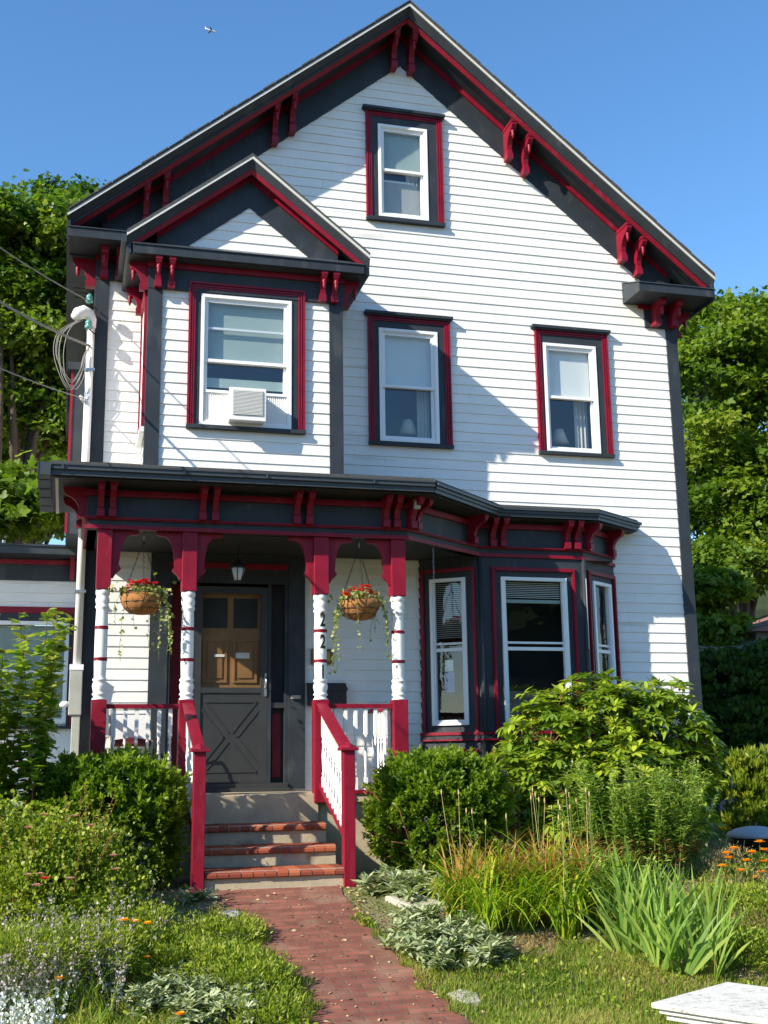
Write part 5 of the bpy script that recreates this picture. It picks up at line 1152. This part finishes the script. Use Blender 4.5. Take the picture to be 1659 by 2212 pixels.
# ---------------------------------------------------------------- stones
def slab(name, label, pts, th_, mat='stone', seed=1, zoff=.0, cat='stone'):
    rg = np.random.default_rng(seed); m = MB(); top = [(x, y, gz(x, y)+th_+zoff) for x, y in pts]; m.extrude(top, (0, 0, -th_-.05), mat); o = m.build(name, bevel=.008); tag(o, label, cat); return o
slab('stone_slab', 'pale rectangular stone slab beside the right newel post', [(-1.15, -3.0), (-.82, -3.02), (-.60, -3.35), (-.95, -3.38)], .05)
slab('stone_slab', 'grey slab half covered by the lily leaves', [(-.62, -2.95), (-.10, -2.9), (-.05, -3.3), (-.5, -3.35)], .03)
slab('stone', 'small white stone at the lower right edge of the path', [(-1.22, -5.0), (-1.10, -4.94), (-1.0, -5.02), (-1.02, -5.16), (-1.14, -5.18)], .03, seed=3)
slab('stone', 'small blue-grey stone on the left edge of the path near the steps', [(-2.62, -3.12), (-2.50, -3.10), (-2.46, -3.22), (-2.58, -3.25)], .02, 'lid_gray')
# hanging flower baskets
def basket(c, label, seed, spray=1):
    rg = np.random.default_rng(seed); x, y, z = c; t = thing('hanging_basket', label, 'hanging basket', (x, y, z), 'hanging flower baskets on the porch')
    m = MB(); m.lathe([(.07, -.115), (.13, -.10), (.18, -.05), (.212, .02), (.222, .085), (.20, .10), (.195, .07)], (x, y, z), 'coir', 22)
    o = m.build('coir_liner', t)
    for v in o.data.vertices:
        a = math.atan2(v.co.y, v.co.x); k = 1+.045*math.sin(a*7+v.co.z*20)+.03*rg.normal(); v.co.x = x+(v.co.x-x)*k; v.co.y = y+(v.co.y-y)*k
    m = MB()
    for h, r_ in ((.09, .226), (.0, .210), (-.06, .176)): m.tube([(x+r_*math.cos(a), y+r_*math.sin(a), z+h) for a in np.linspace(0, 6.283, 20)], .004, 'black_metal', 4, False)
    for k in range(7):
        a = k*.9+.2; q = [(.226, .09), (.212, .01), (.182, -.055), (.12, -.108)]; m.tube([(x+r_*math.cos(a+h*1.2)*1.02, y+r_*math.sin(a+h*1.2)*1.02, z+h) for r_, h in q], .003, 'black_metal', 4, False)
    m.build('wire_frame', t)
    m = MB(); top = (x, y, 3.0)
    for k in range(3):
        a = k*2.094+.5; chain(m, (x+.222*math.cos(a), y+.222*math.sin(a), z+.09), top, r=.003)
    m.tube([top, (x, y, 3.09)], .006, 'steel', 6); m.build('chain', t)
    L = Leaves(); n = 330; P = np.array([x, y, z+.12])+rg.normal(size=(n, 3))*(.11, .11, .035); P[:, 2] = np.maximum(P[:, 2], z+.08); L.add('oval', P, dir_frames(unit(n, rg)+(0, 0, .4), rg.random(n)*6), .038*(.6+.7*rg.random(n)), rg.random(n), 'leaf_ivy', 1.5)
    # trailing vines
    m = MB()
    for k in range(13):
        a = rg.random()*6.28 if k > 4 else (-.5+.25*rg.normal() if spray > 0 else rg.choice([-.4, 3.4])); r_ = .22; ln = rg.uniform(.2, .85); p = np.array([x+r_*math.cos(a), y+r_*math.sin(a), z+.12]); pts = [p-(.05*math.cos(a), .05*math.sin(a), 0), p]
        for q in range(8): p = p+np.array([.025*math.cos(a)*(q < 3)+rg.normal()*.008, .025*math.sin(a)*(q < 3)+rg.normal()*.008, -ln/8]); pts.append(p)
        m.tube(pts, .0022, 'stem_green', 3, False); pts = np.array(pts); n = int(ln*(55 if k < 8 else 26)); s_ = rg.random(n)**(1.2)*(len(pts)-1.01); i0 = s_.astype(int); Q = pts[i0]+(pts[i0+1]-pts[i0])*(s_-i0)[:, None]+rg.normal(size=(n, 3))*.008
        L.add('oval', Q, dir_frames(unit(n, rg)+(0, 0, -.3), rg.random(n)*6), .030*(.6+.7*rg.random(n)), rg.random(n), 'leaf_ivy', 1.5)
    m.build('vines', t); L.build('foliage', t)
    L = Leaves(); m = MB()
    for dx, dz, nn in ((-.16, .13, 10), (-.08, .19, 14), (.0, .20, 14), (.09, .19, 11)) if spray > 0 else ((-.17, .15, 8), (-.09, .19, 9), (.04, .22, 18), (.10, .17, 14)):
        p = np.array((x+dx, y-.06+rg.normal()*.04, z+dz)); m.tube([(x+dx*.5, y, z+.08), p], .003, 'stem_green', 3, False)
        for q in range(nn): flower(L, p+rg.normal(size=3)*(.034, .034, .022), .042, rg, 'petal_crimson' if spray > 0 else 'petal_red', 5, .3, 1)
    m.build('flower_stalks', t); L.build('blooms', t)
basket((-3.245, PY+.10, 2.345), 'coir hanging basket with crimson geraniums and ivy trailing right, left end of porch', 151, 1)
basket((-.925, PY+.10, 2.325), 'coir hanging basket with scarlet geraniums right of the numbered post', 152, -1)
# porch chair
t = thing('porch_chair', 'grey folding porch chair with maroon striped cushion behind the left railing', 'chair', (-3.3, -.6, .395)); m = MB()
for x in (-3.50, -3.08): m.tube([(x, -.85, .40), (x, -.40, 1.30)], .014, 'meter_gray', 6); m.tube([(x, -.35, .40), (x, -.85, .95)], .014, 'meter_gray', 6)
m.tube([(-3.5, -.40, 1.30), (-3.08, -.40, 1.30)], .014, 'meter_gray', 6); m.build('frame', t)
m = MB(); m.poly([(-3.49, -.86, .92), (-3.09, -.86, .92), (-3.09, -.50, .84), (-3.49, -.50, .84), (-3.49, -.86, .96), (-3.29, -.87, .99), (-3.09, -.86, .96), (-3.09, -.5, .90), (-3.49, -.5, .90)], [(0,1,6,5,4), (4,5,6,7,8), (0,4,8,3), (1,2,7,6)], 'cushion'); m.build('cushion', t)
m = MB(); m.box(-3.48, -3.10, -.54, -.50, .95, 1.22, 'shade_white'); m.build('backrest', t)
# ---------------------------------------------------------------- service mast, meter, wires
t = thing('service_mast', 'white conduit mast with curved weatherhead on the left corner of the house', 'mast', (-3.86, -.08, 1.8))
m = MB(); m.tube([(-3.865, -.09, 1.80), (-3.86, -.09, 5.76)], .045, 'pvc', 12); m.build('conduit', t)
m = MB(); hd = [(-3.86, -.09, 5.74), (-3.86, -.09, 5.84), (-3.89, -.10, 5.90), (-3.95, -.13, 5.915), (-4.01, -.15, 5.88), (-4.04, -.17, 5.82)]; m.tube(hd, [.055, .062, .075, .08, .075, .06], 'pvc', 12); m.build('weatherhead', t)
m = MB()
for z in (2.6, 3.9, 5.2): m.box(-3.92, -3.80, -.145, -.03, z, z+.03, 'steel')
m.build('strap', t)
m = MB(); m.tube([(-3.835, -.06, 1.2), (-3.815, -.07, 2.6), (-3.83, -.06, 3.4), (-3.815, -.06, 5.2), (-3.86, -.12, 5.55)], .007, 'black_metal', 5); m.build('cable', t)
t = thing('cable_coil', 'loose coil of service cables looped under the weatherhead', 'cable', (-4.05, -.2, 5.2)); m = MB()
rg = np.random.default_rng(160)
for k in range(6):
    top = np.array((-3.99+.02*rg.normal(), -.16, 5.80)); cxk = -4.02-.012*k+.01*rg.normal(); lo = 4.93+.05*k*rg.random()+.02*rg.normal(); pts = [top, (cxk-.10-.02*k*.6, -.20, 5.62), (cxk-.14-.02*k*.6, -.22, 5.35), (cxk-.10, -.22, lo+.12), (cxk+.0, -.21, lo), (cxk+.09, -.2, lo+.14), (cxk+.13, -.17, 5.35), (-3.87+.01*k*.3, -.16, 5.50)]
    P = [np.array(p) for p in pts]; sm = []
    for i in range(len(P)-1):
        for s_ in np.linspace(0, 1, 5)[:-1]:
            p0 = P[max(i-1, 0)]; p1 = P[i]; p2 = P[i+1]; p3 = P[min(i+2, len(P)-1)]; sm.append(.5*((2*p1)+(-p0+p2)*s_+(2*p0-5*p1+4*p2-p3)*s_**2+(-p0+3*p1-3*p2+p3)*s_**3))
    sm.append(P[-1]); m.tube(sm, .0048, 'wire_gray', 5)
m.build('loops', t)
for z, lab in ((6.04, 'upper green glass insulator on the left corner'), (5.72, 'lower green glass insulator beside the weatherhead')):
    t = thing('glass_insulator', lab, 'insulator', (-3.87, -.16, z), 'green glass insulators at the left corner')
    m = MB(); m.lathe([(.015, -.04), (.04, -.035), (.045, 0), (.028, .01), (.038, .02), (.038, .05), (.02, .07), (.01, .08)], (-3.89, -.2, z), 'glass_green', 10); m.build('insulator', t)
    m = MB(); m.tube([(-3.80, -.05, z-.05), (-3.84, -.16, z-.06), (-3.89, -.2, z-.03)], .009, 'black_metal', 5); m.build('hook', t)
def wire(label, p0, uv, Y1, sag=.12, r=.008, n=1, twist=0.):
    t = thing('overhead_wire', label, 'wire', tuple(p0), 'overhead service wires'); p0 = np.array(p0); p1 = at(uv[0], uv[1], Y1); m = MB()
    for k in range(n):
        pts = []
        for s_ in np.linspace(0, 1, 60 if n > 1 else 24):
            p = p0+(p1-p0)*s_; p[2] -= sag*4*s_*(1-s_)
            if n > 1: a = s_*90+k*6.28/n; p = p+np.array([0, math.cos(a), math.sin(a)])*.010
            pts.append(p)
        m.tube(pts, r, 'wire_gray', 5, False)
    m.build('wire', t)
wire('thin upper service wire running to the upper insulator', (-3.90, -.21, 6.03), (-420, 205), -5.0)
wire('thick twisted service cable tied to the mast below the weatherhead', (-3.88, -.15, 5.50), (-420, 345), -5.0, .15, .009, 3)
wire('lower wire ending at a white clamp on the mast', (-3.90, -.12, 4.86), (-420, 575), -5.0, .10)
t = thing('wire_clamp', 'small white clamp holding the lower wire on the mast', 'clamp', (-3.92, -.13, 4.85)); m = MB(); m.tube([(-3.96, -.15, 4.88), (-3.90, -.14, 4.82)], .026, 'pvc', 8); m.build('clamp', t)
t = thing('meter_box', 'grey electric meter box low on the left corner of the house', 'meter', (-3.87, -.1, 1.3)); m = MB(); m.box(-3.94, -3.80, -.16, -.03, 1.25, 1.76, 'meter_gray'); m.box(-3.90, -3.81, -.14, -.03, .78, 1.249, 'meter_gray'); m.build('body', t, bevel=.008)
m = MB(); m.box(-3.945, -3.795, -.165, -.03, 1.74, 1.80, 'vinyl'); m.lathe([(.05, 0), (.055, .03), (.03, .06)], (-3.98, -.12, 1.34), 'vinyl', 10); m.build('cover', t)
m = MB(); m.tube([(-3.85, -.1, .8), (-3.86, -.1, -.4)], .02, 'meter_gray', 8); m.build('pipe', t)
# ---------------------------------------------------------------- far things
def up_box(P, m, mat): m.extrude(P, (0, 3.0, 0), mat)
t = thing('neighbor_shed', 'reddish shingled shed roof just showing at the right edge', 'shed', (9.8, 7, -.4)); m = MB()
a = at(1622, 1362, 6.8); b = at(1850, 1330, 6.8)
m.extrude([(a[0], 6.8, a[2]), (b[0], 6.8, a[2]), (b[0], 6.8, a[2]+.75), (a[0]+.3, 6.8, a[2]+.07)], (0, 3, 0), 'shed_roof'); m.box(a[0]+.3, b[0], 7.1, 9.6, -.5, a[2]-.002, 'gray_wood'); m.build('roof', t)
t = thing('slatted_awning', 'weathered slatted wooden awning below the shed roof at the right edge', 'awning', (9.0, 6.3, -.4)); m = MB(); a = at(1580, 1418, 6.2); b = at(1760, 1390, 6.2)
for k in range(16):
    s_ = k/15.; p = a+(b-a)*s_; m.obox((p[0], 6.2, p[2]), (.05, 0, 0), (0, 1.2, .3), (0, 0, .03), 'gray_wood')
m.obox((a[0], 6.17, a[2]-.04), (b[0]-a[0], 0, b[2]-a[2]), (0, .05, 0), (0, 0, .045), 'gray_wood'); m.box(b[0]-.1, b[0], 6.2, 6.3, -.4, b[2]-.05, 'gray_wood'); m.build('slats', t)
t = thing('domed_lid', 'low blue-grey domed lid on a dark base right of the rhododendron', 'lid', (3.75, -.9, -.42)); c = at(1632, 1805, -.9); m = MB()
m.lathe([(.33, 0), (.34, .02), (.31, .06), (.22, .10), (.10, .125), (.0, .13)], (c[0], c[1], c[2]-.02), 'lid_gray', 28); m.build('lid', t); m = MB(); m.lathe([(.26, 0), (.29, .2), (.30, .23)], (c[0], c[1], c[2]-.255), 'black_metal', 24); m.build('base', t)
# white post with moulded cap near the sidewalk
c = at(1570, 2133, -6.6); zt = c[2]
t = thing('gate_post', 'white painted square post with peeling moulded cap at the bottom right corner', 'post', (.4, -7.0, -1.06))
A = at(1405, 2165, -6.9); Bp = at(1570, 2133, -6.45); zt = A[2]; 
def quad_post(z0, z1, k, mat, name, bev=.01):
    a = np.array((A[0], A[1])); b = np.array((Bp[0], Bp[1])); e = b-a; n_ = np.array((e[1], -e[0])); c0 = a+e/2+n_/2; P = [a, b, b+n_, a+n_]; P = [c0+(p-c0)*k for p in P]
    m = MB(); m.extrude([(P[0][0], P[0][1], z1), (P[3][0], P[3][1], z1), (P[2][0], P[2][1], z1), (P[1][0], P[1][1], z1)], (0, 0, z0-z1), mat); m.build(name, t, bevel=bev)
quad_post(zt-.035, zt, 1.0, 'peeling_white', 'cap', .012); quad_post(zt-.065, zt-.036, .93, 'peeling_white', 'cap_moulding'); quad_post(zt-.10, zt-.066, .86, 'peeling_white', 'cap_moulding', .006); quad_post(-1.2, zt-.101, .72, 'peeling_white', 'shaft', .004)
# aeroplane high above
d = fw+r2*(456-829.5)/FPX-u2*(66-1106)/FPX; p = C0+d*900/np.linalg.norm(d); t = thing('airplane', 'tiny white airliner high in the sky at the upper left', 'airplane', tuple(p)); m = MB()
ax = r2*.97-u2*.20+fw*.3; ax /= np.linalg.norm(ax); sd_ = np.cross(ax, (0, 0, 1)); sd_ /= np.linalg.norm(sd_); uu = np.cross(sd_, ax)
m.tube([p-ax*4.4, p-ax*3.4, p+ax*2.6, p+ax*4.4], [.25, .55, .55, .15], 'aircraft_white', 8); m.build('fuselage', t)
for s_ in (-1, 1): m = MB(); m.poly([p+ax*1.0, p-ax*.6, p+sd_*s_*4.2-ax*1.6, p+sd_*s_*4.2-ax*1.1, p+ax*1.0+uu*.12, p-ax*.6+uu*.12], [(0,1,2,3), (4,3,2,5), (0,3,4), (1,5,2)], 'meter_gray'); m.build('wing', t)
m = MB(); m.poly([p-ax*3.2, p-ax*4.3, p-ax*4.6+uu*1.6, p-ax*4.1+uu*1.6, p-ax*3.2+sd_*.08, p-ax*4.3+sd_*.08], [(0,1,2,3), (4,5,2,3)], 'aircraft_white'); m.build('tail', t)
